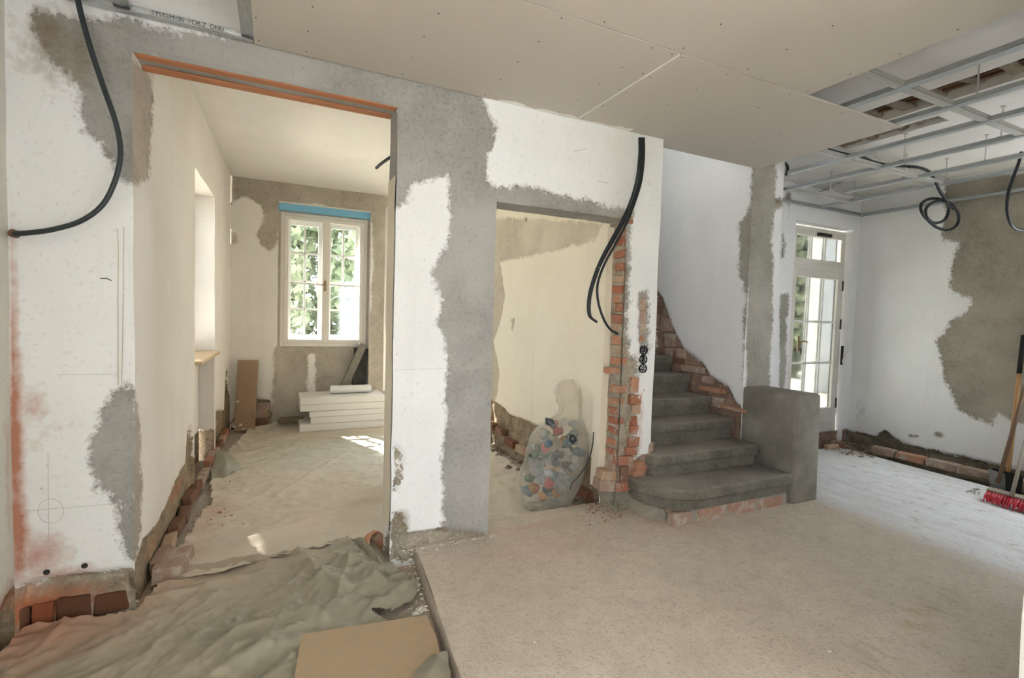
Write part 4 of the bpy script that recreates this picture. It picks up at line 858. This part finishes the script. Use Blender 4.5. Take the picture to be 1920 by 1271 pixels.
folds_f = [(fl((600, 1110), (640, 1060), (700, 1085)), .05, .05), (fl((610, 1180), (640, 1120), (655, 1075)), .045, .06), (fl((655, 1075), (720, 1110), (770, 1120)), .04, .05), (fl((690, 1165), (720, 1110)), .03, .03), (fl((480, 1060), (560, 1065), (650, 1025)), .035, .03), (fl((350, 1271), (440, 1205), (560, 1170)), .06, .04), (fl((430, 1271), (500, 1235), (560, 1225)), .035, .05), (fl((440, 1240), (520, 1215), (562, 1200)), .025, .04), (fl((250, 1271), (320, 1190), (400, 1130)), .05, .02), (fl((60, 1200), (200, 1150), (320, 1105)), .03, .03), (fl((130, 1190), (300, 1130), (440, 1095)), .03, .022), (fl((560, 1040), (600, 1100), (585, 1180)), .04, .03), (fl((20, 1180), (120, 1165), (220, 1140)), .04, .05)]
def zb_front(P, sd):
    am = .15+1.15*gauss(P, [(680, 1100, .38, 1.), (500, 1240, .35, .9), (120, 1190, .4, .5)])
    z = LOW+.014+am*(.034*crumple(P, 3.2, 21, .9, 1.7)+.008*crumple(P, 8, 31, .4, 1.5))+.008*crumple(P, 2, 41, .55, 4)+(.004+.022*(am-.15))*facet(P, 4.5, 61)+(.0015+.013*(am-.15))*facet(P, 10, 65)+.009*crumple(P, 3.2, 51, .6, 3)**4+.007*crumple(P, 5, 53, -.3, 2)**4+.006*crumple(P, 8, 55, .9, 2)**4
    for f in folds_f: z = z+ridge(P, *f)
    return z+.012*np.exp(-np.maximum(sd, 0)/.04)
sheet('dust_sheet', front_poly, .010, zb_front, 'sheet_front',
      lambda P: np.stack([.42+.5*(fbm(P, 2, 5)-.5)-gauss(P, [(700, 1110, .4, .5), (560, 1240, .4, .4), (420, 1240, .6, .25)])+gauss(P, [(250, 1160, .5, .25)]), gauss(P, [(80, 1190, .4, .9), (200, 1140, .3, .8), (300, 1105, .25, .6), (340, 1090, .3, .45), (20, 1220, .3, .8), (420, 1090, .5, .3)]), 0*P[:, 0], 0*P[:, 0]], 1),
      'grey-green crumpled plastic sheet over the sunken floor in the foreground')
# turned-up corners of film
def flap(label, pts, cols, mat='sheet_front'):
    P = np.array(pts).reshape(-1, cols, 3); r, c, _ = P.shape
    lin = lambda q, n_: np.stack([np.interp(np.linspace(0, len(q)-1, n_), range(len(q)), q[:, k]) for k in range(3)], 1)
    a = np.array([lin(P[i], 11) for i in range(r)]); b = np.array([lin(a[:, j], 11) for j in range(a.shape[1])]).transpose(1, 0, 2)
    V = b.reshape(-1, 3); nr, nc = b.shape[:2]; V = V+(np.stack([vnoise(V+k, 14, k) for k in range(3)], 1)-.5)*.035; V[:, 2] = np.maximum(V[:, 2], LOW+.02)
    i = np.arange(nr*nc).reshape(nr, nc); F = np.stack([i[:-1, :-1].ravel(), i[:-1, 1:].ravel(), i[1:, 1:].ravel(), i[1:, :-1].ravel()], 1)
    me = mesh_np('sheet_flap', V, F); set_mask(me, np.tile([[.1, .1, 0, 0]], (len(V), 1))); o = link('sheet_flap', me, mat, None, True); return tag(o, label, 'plastic flap')
q = lambda x, y, z: hit(x, y, 'z', z)
flap('olive plastic flap folded up at the foot of the left back-room wall', [q(396, 900, LOW+.02), q(420, 895, LOW+.03), q(458, 876, LOW+.03), q(394, 882, LOW+.07), q(425, 870, LOW+.10), q(450, 870, LOW+.04), q(407, 838, LOW+.13), q(418, 843, LOW+.10), q(440, 860, LOW+.03)], 3)
flap('dark folded plastic strip at the sheet corner beside the pillar', [q(660, 1012, LOW+.03), q(675, 1005, LOW+.06), q(700, 1015, LOW+.03), q(690, 1045, LOW+.06), q(705, 1040, LOW+.11), q(722, 1045, LOW+.05), q(715, 1085, LOW+.06), q(728, 1080, LOW+.09), q(738, 1082, LOW+.04)], 3)
flap('dark plastic corner lying over the brown board at the bottom edge', [q(770, 1300, -.005), q(800, 1300, .012), q(850, 1300, .0), q(775, 1260, -.01), q(810, 1250, .025), q(848, 1256, .0), q(800, 1232, -.02), q(818, 1228, .012), q(842, 1226, -.02)], 3)
# board, brick, clay pipe, debris on the sunken floor
bz = LOW+.055
c = [hit(x, y, 'z', bz+.018) for x, y in ((565, 1188), (800, 1152), (841, 1222), (838, 1330), (562, 1330))]
p0, p1 = c[0][:2], c[1][:2]; d = (p1-p0)/np.linalg.norm(p1-p0); n = np.array([d[1], -d[0]])
poly = [p0, p1, p1+n*.17+d*.02, p1+n*.62+d*.005, p0+n*.62]
me = MB().prism([tuple(p) for p in poly][::-1], bz, bz+.018).mesh('fibreboard_panel', .002, 1)
tag(link('fibreboard_panel', me, 'fibreboard'), 'light brown fibreboard lying on the plastic sheet at the bottom edge', 'board')
b0, b1, b2 = (hit(x, y, 'z', LOW+.075) for x, y in ((287, 1062), (337, 1062), (300, 1030)))
def lone_brick(label, loc, size, rz, mat):
    me = brick_mesh(3); V = np.array([v.co[:] for v in me.vertices]); V += (np.stack([vnoise(V+j, 2.5, j) for j in range(3)], 1)-.5)*.12; V *= np.array(size); V[:, 2] -= V[:, 2].min(); me.vertices.foreach_set('co', V.astype(np.float32).ravel())
    o = link('brick', me, mat); o.location = loc; o.rotation_euler = (0, 0, rz); return tag(o, label, 'brick')
lone_brick('dusty loose brick lying on the plastic sheet by the left wall', (-.505, 3.27, LOW+.02), (.135, .27, .075), -.12, 'brick_dusty')
pc = hit(702, 1008, 'z', LOW+.05)
m = MB(); m.lathe([(.05, 0), (.085, .01), (.095, .06), (.08, .10), (.074, .10), (.085, .06), (.06, .02)], seg=20)
o = m.build('clay_pipe_end', 'brick_orange', None, 0, 2, True); o.location = (.56, 3.17, LOW+.035); o.scale = (.75, .75, .75); o.rotation_euler = (math.radians(68), 0, math.radians(25)); tag(o, 'orange clay pipe end half under the sheet beside the pillar', 'clay pipe')
def chips(name, label, mat, n, fn, s0, s1):
    m = MB()
    for _ in range(n):
        x, y, z = fn(); s_ = random.uniform(s0, s1)*random.choice([.6, .8, 1, 1.4]); a = random.uniform(0, 6.28); c_, s2 = math.cos(a)*s_, math.sin(a)*s_
        m.add([(x-c_, y-s2, z), (x+s2, y-c_*.7, z), (x+c_, y+s2*.8, z), (x, y, z+s_*.6)], [(0, 2, 1), (0, 1, 3), (1, 2, 3), (2, 0, 3)])
    o = m.build(name, mat); tag(o, label, 'debris', kind='stuff'); return o
def scat(cx, cy, sx, sy, z): return lambda: (random.gauss(cx, sx), random.gauss(cy, sy), z)
def alongpillar():
    x = random.uniform(.66, 1.3); return (x, D0-.01-abs(random.gauss(0, .035)), .001)
chips('plaster_chips', 'white plaster crumbs along the foot of the pillar', 'chip_white', 260, alongpillar, .003, .009)
chips('plaster_crumbs', 'scattered pale crumbs on the beige concrete floor', 'chip_white', 240, lambda: (random.uniform(.8, 3.2), 2.85-abs(random.gauss(0, .75)), .001), .002, .006)
chips('brick_crumbs', 'red brick crumbs on the plastic sheet by the left wall', 'chip_red', 110, scat(-.40, 4.05, .10, .35, LOW+.025), .005, .016)
chips('plaster_flakes', 'pale flakes lying on the back room sheet', 'chip_white', 90, lambda: (random.uniform(-.4, .6), random.uniform(3.3, 5.5), LOW+.025), .003, .010)
chips('mortar_crumbs', 'mortar crumbs at the step between sheet and concrete', 'chip_white', 120, lambda: (lambda y: (.70+.095*(y-2.4)-abs(random.gauss(0, .03)), y, LOW+.05))(random.uniform(2.2, 2.85)), .003, .010)
chips('doorway_rubble', 'reddish rubble crumbs in the doorway beside the rubbish bag', 'chip_red', 160, lambda: (random.gauss(2.15, .09), random.uniform(2.75, 3.1), .0), .004, .014)
chips('trench_rubble', 'brown rubble bits in the broken floor edge by the garden door', 'rubble', 220, lambda: (random.uniform(5.6, 6.3), random.uniform(3.1, 3.64), random.uniform(-.02, .03)), .008, .03)
chips('wall_foot_rubble', 'dark rubble at the foot of the cream wall behind the bag', 'rubble', 200, lambda: (XC-.02-abs(random.gauss(0, .08)), random.uniform(3.2, 5.6), LOW+.03), .01, .035)
m = MB(); 
for (x, y, s_) in [(508, 1158, .02), (492, 1160, .016), (742, 1047, .02), (728, 1063, .014), (790, 1143, .03), (780, 1150, .022), (1555, 1222, .012), (255, 1128, .012), (305, 1092, .010)]:
    c = hit(x, y, 'z', .0 if x > 850 else LOW+.04); m.add([(c[0]-s_, c[1]-s_*.5, c[2]), (c[0]+s_, c[1]-s_*.7, c[2]), (c[0]+s_*.6, c[1]+s_, c[2]+.004), (c[0]-s_*.8, c[1]+s_*.7, c[2]), (c[0], c[1], c[2]+s_*.6)], [(0, 1, 4), (1, 2, 4), (2, 3, 4), (3, 0, 4), (3, 2, 1, 0)])
tag(m.build('plaster_pieces', 'chip_white'), 'larger white plaster bits strewn over the foreground', 'debris', kind='stuff')

# ------------------------------------------------------------------ back room things
fz = LOW+.022
for k, (h_, x0, x1, y0, dy, lab) in enumerate([(.095, .285, 1.30, 6.47, .50, 'bottom white foam board of the stack, dirty edge'), (.085, .375, 1.32, 6.46, .50, 'second foam board from below, set back at its left end'), (.07, .36, 1.31, 6.455, .49, 'middle white foam board of the stack'), (.085, .29, 1.30, 6.455, .49, 'foam board under the top one, sticking out to the left'), (.085, .275, 1.285, 6.45, .50, 'top white sunlit foam board with a notched front edge')]):
    me = wobble(MB().box((x0, y0, 0), (x1, y0+dy, h_-.002)).mesh('foam_board', .005, 1), .003, 4, k); o = link('foam_board', me, 'foam_white'); o.location = (0, 0, fz); o.rotation_euler = (0, 0, random.uniform(-.004, .004)); fz += h_
    tag(o, lab, 'foam board', 'stacked foam boards in the back room')
r0 = hit(620, 737, 'y', 6.68); 
t = np.linspace(0, 5.4*math.pi, 90); rr = .03+.032*t/t[-1]; V = []; F = []
for i, (a, r_) in enumerate(zip(t, rr)):
    for xx in (.64, 1.145): V.append((xx+random.uniform(-.004, .004), 6.70+r_*math.cos(a)*1.15, fz+.056+r_*math.sin(a)*.85))
F = [(2*i, 2*i+1, 2*i+3, 2*i+2) for i in range(len(t)-1)]
tag(link('paper_roll', mesh_np('paper_roll', V, F), 'paper_roll', None, True), 'short white roll lying on the foam board stack', 'roll')
# boards leaning
def lean(name, label, cat, a, b, wd, th, mat, side):
    a, b, side = (np.array(v, float) for v in (a, b, side)); d = b-a; L = np.linalg.norm(d); u = d/L; s_ = side-u*(side@u); s_ /= np.linalg.norm(s_); n = np.cross(u, s_)
    o = MB().obox((a+b)/2, d, s_*wd, n*th).build(name, mat, None, .003, 1); return tag(o, label, cat)
o = lean('wooden_board', 'brown upright board leaning in the left corner of the back room', 'board', (-.325, 6.72, LOW+.03), (-.30, 6.955, .76), .225, .025, 'wood_board', (1, -.05, 0))
m = MB()
for (x, y, s_) in [(445, 753, .022), (440, 797, .018), (452, 794, .024), (458, 801, .02)]:
    c = hit(x, y, 'y', 6.80); m.obox((c[0], 6.70+.235*(c[2]-LOW-.03)/.76-.002, c[2]), (s_*1.6, 0, s_*.4), (0, .002, 0), (0, s_*.3, s_*1.1))
pp = m.build('paint_patch', 'chip_white', o)
lean('plank', 'grey plank leaning against the right end of the back window', 'plank', (.82, 6.985, .33), (1.09, 7.03, .955), .105, .03, 'wood_grey', (1, .25, 0))
lean('dark_panel', 'dark panel standing in the window niche behind the grey plank', 'panel', (1.02, 7.05, LOW+.05), (1.07, 7.065, .90), .18, .03, 'wood_dark', (1, 0, 0))
me = wobble(MB().prism([(-.05+.1, 6.80), (.34, 6.78), (.36, 6.98), (.06, 6.98)], LOW+.09, LOW+.12).mesh('rubble_slab', .004), .01, 9); tag(link('stone_slab', me, 'rubble'), 'rough broken slab under the back window left of the foam stack', 'slab')
cb = [hit(706, 315, 'y', 3.45), hit(716, 306, 'y', 3.3), hit(742, 288, 'y', 3.06)]
tag(MB().tube(spline(cb, 6), .010, 8).build('cable_stub', 'cable_black', None, 0, 2, True), 'short black cable stub sticking out beside the pillar, upper back room', 'cable')

# ------------------------------------------------------------------ cables
def cable(name, label, pts, r, mat='cable_black', ribs=False, sub=14, group=None):
    P = spline(pts, sub)
    if ribs:
        L = np.r_[0, np.cumsum(np.linalg.norm(np.diff(P, axis=0), axis=1))]; s_ = np.arange(0, L[-1], .0028); P = np.stack([np.interp(s_, L, P[:, k]) for k in range(3)], 1); r = r*np.where(np.arange(len(P)) % 2, 1.0, .84)
    o = MB().tube(P, r, 12).build(name, mat, None, 0, 2, True); return tag(o, label, 'cable', group)
yc = 2.80
pl = [(140, -40), (148, 10), (168, 85), (193, 160), (217, 230), (226, 285), (217, 335), (193, 383), (152, 414), (100, 430), (58, 436), (26, 438)]
cable('conduit', 'thick dark ribbed conduit hanging in a bow on the left wall', [hit(x, y, 'y', yc-.06*math.sin(i/11*3.1)) for i, (x, y) in enumerate(pl)], .0115, 'conduit_grey', True)
c = hit(27, 438, 'y', D0-.02); tag(MB().lathe([(.013, -.02), (.017, -.01), (.017, .02)], (c[0], D0-.025, c[2]), 14, 'y').build('conduit_outlet', 'brick_dark'), 'brown hole rim where the ribbed conduit enters the wall', 'outlet')
yk = 2.815
A = [(1203, 258), (1203, 290), (1199, 335), (1188, 375), (1172, 412), (1150, 452), (1128, 492), (1113, 532), (1106, 565), (1107, 592), (1119, 604)]
B = [(1207, 258), (1207, 295), (1202, 340), (1190, 380), (1175, 418), (1155, 456), (1134, 494), (1121, 530), (1121, 562), (1130, 594), (1143, 616), (1158, 626)]
Cc = [(1199, 258), (1199, 290), (1194, 335), (1184, 372), (1168, 410), (1146, 450), (1125, 490), (1110, 530), (1103, 562), (1104, 590), (1116, 602)]
g_ = 'cables hanging beside the doorway'
cable('hanging_cable', 'black cable hanging beside the doorway, shorter strand ending in a hook', [hit(x, y, 'y', yk) for x, y in A], .0085, group=g_)
cable('hanging_cable', 'black cable hanging beside the doorway, longest strand reaching the bricks', [hit(x, y, 'y', yk+.012) for x, y in B], .0085, group=g_)
cable('hanging_cable', 'black cable hanging beside the doorway, outer left strand ending in a hook', [hit(x, y, 'y', yk-.012) for x, y in Cc], .0085, group=g_)
c = hit(1122, 502, 'y', yk); tag(MB().tube([(c[0]+.014*math.cos(t)*1.6, yk+.006+.016*math.sin(t), c[2]+.004*math.cos(t)) for t in np.linspace(0, 6.28, 16)], .0016, 6).build('wire_tie', 'wire_yellow'), 'thin yellowish wire tie round the hanging cables', 'wire tie')
yq = 2.55
coil = [(1702, 312), (1722, 314), (1742, 322), (1752, 338), (1762, 358), (1774, 376), (1779, 392), (1771, 412), (1752, 418), (1738, 408), (1736, 392), (1748, 380), (1765, 376), (1782, 382), (1796, 400), (1795, 420), (1780, 431), (1760, 428), (1742, 415), (1728, 398), (1728, 382), (1742, 373), (1762, 373), (1778, 380), (1788, 392)]
cable('cable_coil', 'coiled black cable hanging under the open ceiling grid', [hit(x, y, 'y', yq+.004*i-.05) for i, (x, y) in enumerate(coil)], .0125, sub=10)
cable('loose_cable', 'black cable hanging at the right frame edge', [hit(x, y, 'y', 2.0) for x, y in ((1915, 285), (1910, 305), (1899, 335), (1890, 365), (1888, 395), (1895, 420), (1910, 431), (1935, 430))], .011)
cable('loose_cable', 'black cable lying above the grid between plasterboard and third profile', [hit(x, y, 'z', 2.78) for x, y in ((1545, 278), (1565, 284), (1590, 290), (1615, 294), (1640, 304), (1670, 310), (1700, 312))], .012)
cable('loose_cable', 'short curled dark cable at the head of the stair wall', [hit(x, y, 'y', 3.06) for x, y in ((1462, 308), (1472, 306), (1477, 315), (1474, 328))], .012)
tag(MB().tube([(3.5, 2.995, 2.76), (3.8, 2.995, 2.765)], .012, 8).build('pipe_stub', 'wood_sill'), 'pale wooden stick lying at the head of the stair wall', 'stick')
# triple socket box
sk = empty('socket_boxes', hit(1205, 673, 'y', D0)); tag(sk, 'three stacked black round flush socket boxes set in the wall end', 'socket box')
for (x, y) in ((1206, 656.5), (1205, 673.5), (1204.5, 690.5)):
    c = hit(x, y, 'y', D0)-np.array(sk.location)
    bx = MB().lathe([(.020, .03), (.034, .03), (.034, -.012), (.030, -.012), (.029, .028)], c, 22, 'y').build('box', 'plastic_black', sk)
    mm = MB()
    for a in np.linspace(0, 2*math.pi, 7)[:-1]+.3: mm.obox(c+np.array([.018*math.cos(a), -.004+random.uniform(-.004, .004), .018*math.sin(a)]), (.022*math.cos(a), 0, .022*math.sin(a)), (0, .014, 0), (-.005*math.sin(a), 0, .005*math.cos(a)))
    mm.build('web', 'plastic_black', bx)
    mm = MB()
    for a in (1.1, 2.6, 4.4, 5.6): mm.obox(c+np.array([.017*math.cos(a), -.013, .017*math.sin(a)]), (.006, 0, .003), (0, .004, 0), (-.002, 0, .007))
    mm.build('terminal', 'can_silver', bx)
link('joiner', MB().box((-.012, -.004, -.045), (.012, .012, .045)).mesh('joiner'), 'plastic_black', sk)

# ------------------------------------------------------------------ rubbish bag in the doorway
bagc = np.array([1.93, 3.33, LOW+.03])
prof = [(.0, .0, .01, .18, .14), (.005, .005, .08, .225, .17), (.03, .01, .20, .265, .185), (.065, .02, .34, .272, .19), (.10, .03, .46, .258, .18), (.135, .04, .57, .225, .155), (.165, .05, .655, .15, .105), (.205, .06, .71, .105, .07), (.215, .065, .755, .10, .06), (.208, .07, .81, .118, .065), (.21, .075, .88, .115, .065), (.218, .08, .94, .085, .05), (.22, .08, .975, .04, .025)]
seg = 40; V = []
PP = np.array(prof); tt = np.linspace(0, len(prof)-1, 60); rings = np.stack([np.interp(tt, range(len(prof)), PP[:, k]) for k in range(5)], 1)
for k in range(3): rings[1:-1] = (rings[:-2]+2*rings[1:-1]+rings[2:])/4
for (ox, oy, z, rx, ry) in rings:
    for k in range(seg):
        a = 2*math.pi*k/seg; V.append((ox+rx*math.cos(a), oy+ry*math.sin(a), z))
V = np.array(V); nrm = V-np.repeat(np.stack([rings[:, 0], rings[:, 1], rings[:, 2]], 1), seg, 0); nrm /= np.linalg.norm(nrm, axis=1)[:, None]+1e-6
V = V+nrm*((fbm(V*np.array([1, 1, .6]), 9, 3)-.5)*.06+(crumple(V[:, [0, 2, 1]], 6, 5, 1.2, 3)-.3)*.018)[:, None]
V[:, 0] = np.minimum(V[:, 0], XC-.02-bagc[0]); V[:, 2] = np.maximum(V[:, 2], 0.0)
n = len(rings); F = [(i*seg+k, i*seg+(k+1) % seg, (i+1)*seg+(k+1) % seg, (i+1)*seg+k) for i in range(n-1) for k in range(seg)]+[tuple(range(seg))[::-1]]
o = link('rubbish_bag', mesh_np('rubbish_bag', V, F), 'bag_film', None, True); o.location = bagc; tag(o, 'full translucent plastic rubbish bag leaning in the doorway', 'bag')
def bottle(kind, mat, k):
    if kind == 'bottle': m = MB().lathe([(.001, 0), (.03, .003), (.033, .02), (.029, .06), (.033, .10), (.030, .15), (.012, .19), (.012, .21), (.001, .212)], seg=14)
    elif kind == 'can': m = MB().lathe([(.001, .004), (.026, 0), (.033, .012), (.033, .105), (.026, .118), (.001, .115)], seg=14)
    else: m = MB().box((-.045, -.03, 0), (.045, .03, .16))
    return wobble(m.mesh(kind, .004 if kind == 'carton' else 0, 1), .010, 22, k)
items = [('bottle', 'bottle_blue', 'crushed blue plastic bottle'), ('bottle', 'bottle_green', 'crushed green bottle'), ('can', 'can_red', 'red drink can'), ('can', 'can_orange', 'orange drink can'), ('can', 'can_silver', 'silver drink can'), ('carton', 'carton_white', 'whitish carton'), ('bottle', 'bottle_clear', 'clear plastic bottle'), ('bottle', 'bottle_dark', 'dark plastic bottle')]
metas = {}
kk = 0
for z in np.arange(.07, .60, .066):
    r = float(np.interp(z, PP[:7, 2], PP[:7, 3]))*.80-.05; ox = float(np.interp(z, PP[:7, 2], PP[:7, 0])); oy = float(np.interp(z, PP[:7, 2], PP[:7, 1]))
    for j in range(6 if z < .5 else 4):
        a = j*1.257+z*21; kind, mt, nm = items[random.choice([0, 0, 1, 1, 2, 3, 4, 4, 5, 6, 6, 6, 7, 7])]; kk += 1
        key = (kind, mt)
        if key not in metas: metas[key] = bottle(kind, mt, kk); metas[key].materials.append(M[mt])
        b = bpy.data.objects.new('drink_can' if kind == 'can' else 'plastic_bottle' if kind == 'bottle' else 'carton', metas[key]); COL.objects.link(b)
        b.location = bagc+np.array([ox+r*math.cos(a), oy+r*.66*math.sin(a), z+.02]); b.scale = (1.0, 1.0, .50); b.rotation_euler = (random.uniform(.9, 2.2), random.uniform(-.5, .5), random.uniform(0, 6.28))
        tag(b, nm+(' low in' if z < .2 else ' halfway up in' if z < .4 else ' near the top of')+' the translucent rubbish bag, '+('towards the cream wall' if math.cos(a) > 0 else 'towards the grey pillar'), 'can' if kind == 'can' else kind, 'rubbish inside the plastic bag')
cable('thin_cable', 'thin dark cord hanging beside the rubbish bag', [hit(x, y, 'y', 3.02) for x, y in ((1113, 810), (1110, 840), (1100, 870), (1083, 895), (1073, 905), (1069, 918))], .004)

# ------------------------------------------------------------------ tools at the right wall
def stick(name, a, b, r, mat, parent=None, taper=.9): return MB().tube([a, (np.array(a)+np.array(b))/2, b], [r, r, r*taper], 12).build(name, mat, parent, 0, 2, True)
def off(v, o): return np.array(v)-np.array(o)
# broom
bo = np.array([5.30, 1.62, .0]); br = empty('broom', bo); tag(br, 'push broom with bright red bristles at the right frame edge', 'broom')
e0 = hit(1851, 917, 'z', .085); e1 = e0+np.array([-.03, -.60, 0]); cx_ = (e0+e1)/2; d = e1-e0
o = MB().obox(off((cx_+np.array([0.012, 0, 0])), bo), d, (.065, .0, .012), (-.006, 0, .024)).build('head', 'wood_handle_grey', br, .006, 2)
m = MB(); nb = 30
for i in range(nb):
    for j in range(6):
        t = (i+.5)/nb; base = e0+d*t+np.array([-.022+.011*j, 0, -.008]); tip = np.array([base[0]-.075-.03*(5-j)/5+random.uniform(-.012, .012), base[1]+(t-.5)*.06+random.uniform(-.010, .010), max(.004, .012+.006*j+random.uniform(-.008, .008))])
        m.tube([off(base, bo), off((base+tip)/2+np.array([0, 0, .008]), bo), off(tip, bo)], [.0055, .008, .004], 5)
tag(m.build('bristles', 'bristle_red', br), 'dense bright red bristles', kind='stuff')
h0 = e0+d*.62+np.array([.02, 0, .015]); h0 = hit(1897, 930, 'z', .09); top = hit(1936, 775, 'x', 6.25); stick('handle', off(h0, bo), off(top, bo), .0135, 'wood_handle_grey', br)
# shovel with black grip
sa = hit(1888, 905, 'x', 6.0); sb = hit(1911, 700, 'x', 6.24); sc_ = hit(1919, 628, 'x', 6.27)
sh = empty('shovel', sa); tag(sh, 'shovel with pale wooden shaft and black upper grip leaning on the right wall', 'shovel')
stick('shaft', off(sa, sa), off(sb, sa), .018, 'wood_handle', sh); stick('grip', off(sb, sa), off(sc_, sa), .0195, 'tool_black', sh)
me = wobble(MB().obox((0, -.02, -.0), (.03, .0, .22), (0, .22, 0), (.004, 0, -.001)).mesh('blade', .01, 2), .006, 6); V = np.array([v.co[:] for v in me.vertices]); V[:, 0] += (V[:, 1]/.11)**2*-.03; me.vertices.foreach_set('co', V.astype(np.float32).ravel()); o = link('blade', me, 'tool_black', sh)
o.location = (-.05, .0, .0)
# second shovel with brown handle and steel blade
ta = hit(1871, 905, 'x', 5.86); tb = hit(1932, 690, 'x', 6.25)
s2 = empty('spade', ta); tag(s2, 'steel spade with dark brown handle crossing in front of the shovel', 'spade')
stick('shaft', off(ta, ta), off(tb, ta), .016, 'wood_handle_brown', s2)
bl = [hit(x, y, 'x', 5.92)-ta for x, y in ((1853, 879), (1884, 889), (1886, 920), (1856, 913))]
m = MB(); nrm = np.array([.006, 0, .001]); m.add([p-nrm for p in bl]+[p+nrm for p in bl], [(0, 1, 2, 3), (7, 6, 5, 4), (0, 4, 5, 1), (1, 5, 6, 2), (2, 6, 7, 3), (3, 7, 4, 0)]); m.build('blade', 'steel_sheet', s2, .002, 1)
m = MB()
for k in range(9):
    c = hit(1838-random.uniform(0, 14), 923+random.uniform(-8, 4), 'z', .004); a = random.uniform(-.6, .8); m.tube([c, c+np.array([-.03*math.cos(a), .04*math.sin(a), .012]), c+np.array([-.07*math.cos(a), .06*math.sin(a), .003])], .0022, 5)
tag(m.build('twigs', 'lath_wood'), 'few dark twigs lying left of the red broom', 'debris', kind='stuff')

# ------------------------------------------------------------------ outside
og = MB().box((-30, 7.5, -.45), (40, 60, -.40)).box((6.7, 3.98, -.45), (40, 7.5, -.40)).box((3.8, 3.98, -.2), (12, 9.5, .02)).box((-30, -20, -.45), (-1.4, 7.5, -.40)).build('ground_outside', 'outside_ground'); tag(og, kind='structure')
def tree(label, base, h, rad, mat, n=3600, seed=0):
    r = empty('tree', base); tag(r, label, 'tree', 'trees in the garden'); rg = np.random.default_rng(seed)
    MB().tube(spline([(0, 0, 0), (.1, .05, h*.3), (-.05, .1, h*.6), (.1, 0, h*.85)], 4), np.linspace(.16, .03, 13)*h/5, 8).build('trunk', 'bark', r)
    P = rg.normal(size=(n, 3)); P /= np.linalg.norm(P, axis=1)[:, None]; P *= rg.uniform(.35, 1, (n, 1))**.5; P *= np.array([rad, rad, h*.48]); P[:, 2] += h*.55; P += (np.stack([vnoise(P+k, .9, k+seed) for k in range(3)], 1)-.5)*rad*.7
    s_ = rg.uniform(.11, .24, (n, 1)); a = rg.normal(size=(n, 3)); a /= np.linalg.norm(a, axis=1)[:, None]; b = np.cross(a, rg.normal(size=(n, 3))); b /= np.linalg.norm(b, axis=1)[:, None]
    V = np.stack([P-a*s_, P+b*s_*.6, P+a*s_, P-b*s_*.6], 1).reshape(-1, 3); F = np.arange(4*n).reshape(n, 4)
    o = link('foliage', mesh_np('foliage', V, F), mat, r); tag(o, kind='stuff')
tree('leafy tree seen through the left half of the back window', (-.9, 14.2, -.4), 5.2, 1.6, 'leaf_green', seed=1)
tree('leafy tree seen through the right half of the back window', (3.2, 15.6, -.4), 5.6, 1.7, 'leaf_pale', seed=2)
tree('broad tree behind the others in the back garden', (1.62, 19.2, -.4), 6.6, 2.4, 'leaf_green', 3600, 3)
tree('tall dense tree closing the back garden behind the brick wall', (-1.8, 21.5, -.4), 7.0, 2.8, 'leaf_green', 4000, 6)
tree('wide pale tree at the far right of the back garden', (5.2, 21.0, -.4), 7.0, 2.8, 'leaf_pale', 4000, 7)
tree('bright green tree seen through the garden door', (13.5, 9.6, -.4), 5.0, 1.0, 'leaf_pale', 3000, 4)
tree('dark green tree standing farther back beyond the garden door', (15.6, 12.2, -.4), 6.0, 2.0, 'leaf_green', 3200, 5)
gw = empty('garden_wall', (1.2, 12.6, -.4)); tag(gw, 'low brick garden wall outside the back window', 'wall')
link('core', MB().box((-3.4, .02, 0), (3.6, .2, 1.15)).mesh('core'), 'mortar', gw)
for r_ in range(7):
    for k in range(22):
        x = -3.3+k*.315+(.155 if r_ % 2 else 0); brick(gw, (x, .01, .09+r_*.16), (.295, .06, .14), random.choice(['brick_orange', 'brick_dusty', 'brick_pale', 'brick_orange']))
link('coping', MB().box((-3.45, -.05, 1.15), (3.65, .26, 1.22)).mesh('coping', .01), 'outside_white', gw)
pw = MB().box((10.0, 6.5, -.4), (15.5, 6.8, 4.6)).build('house_wing', 'outside_white', None, .01); tag(pw, 'bright white house wing outside the garden door', 'wall')
pr = MB().box((3.9, 4.0, 2.95), (7.5, 6.4, 3.08)).build('sun_block_door', 'outside_white', None, .01); tag(pr, 'white porch roof above the garden door', 'added sun-blocking slab')  # unseen slab added to keep the sun from entering the garden door
hs = MB().box((-1.4, 7.46, -.4), (.02, 7.6, 6)).box((1.17, 7.46, -.4), (1.36, 7.6, 6)).box((2.18, 7.46, -.4), (4.05, 7.6, 6)).box((1.36, 7.46, 2.86), (2.18, 7.6, 6)).box((1.36, 7.46, -.4), (2.18, 7.6, .29)).box((.02, 7.46, 2.70), (1.17, 7.6, 6)).box((.02, 7.46, -.4), (1.17, 7.6, .88)).build('wall_outer', 'outside_white'); tag(hs, kind='structure')
hr = MB().box((-1.4, -3.3, 4.9), (7, 7.6, 5.0)).build('ceiling_roof', 'outside_white'); tag(hr, kind='structure')
tag(MB().box((-1.33, 3.2, 3.2), (-.90, 8.2, 3.3)).build('sun_block_side', 'outside_white'), kind='structure')  # unseen slab added to trim the sun coming through the side window
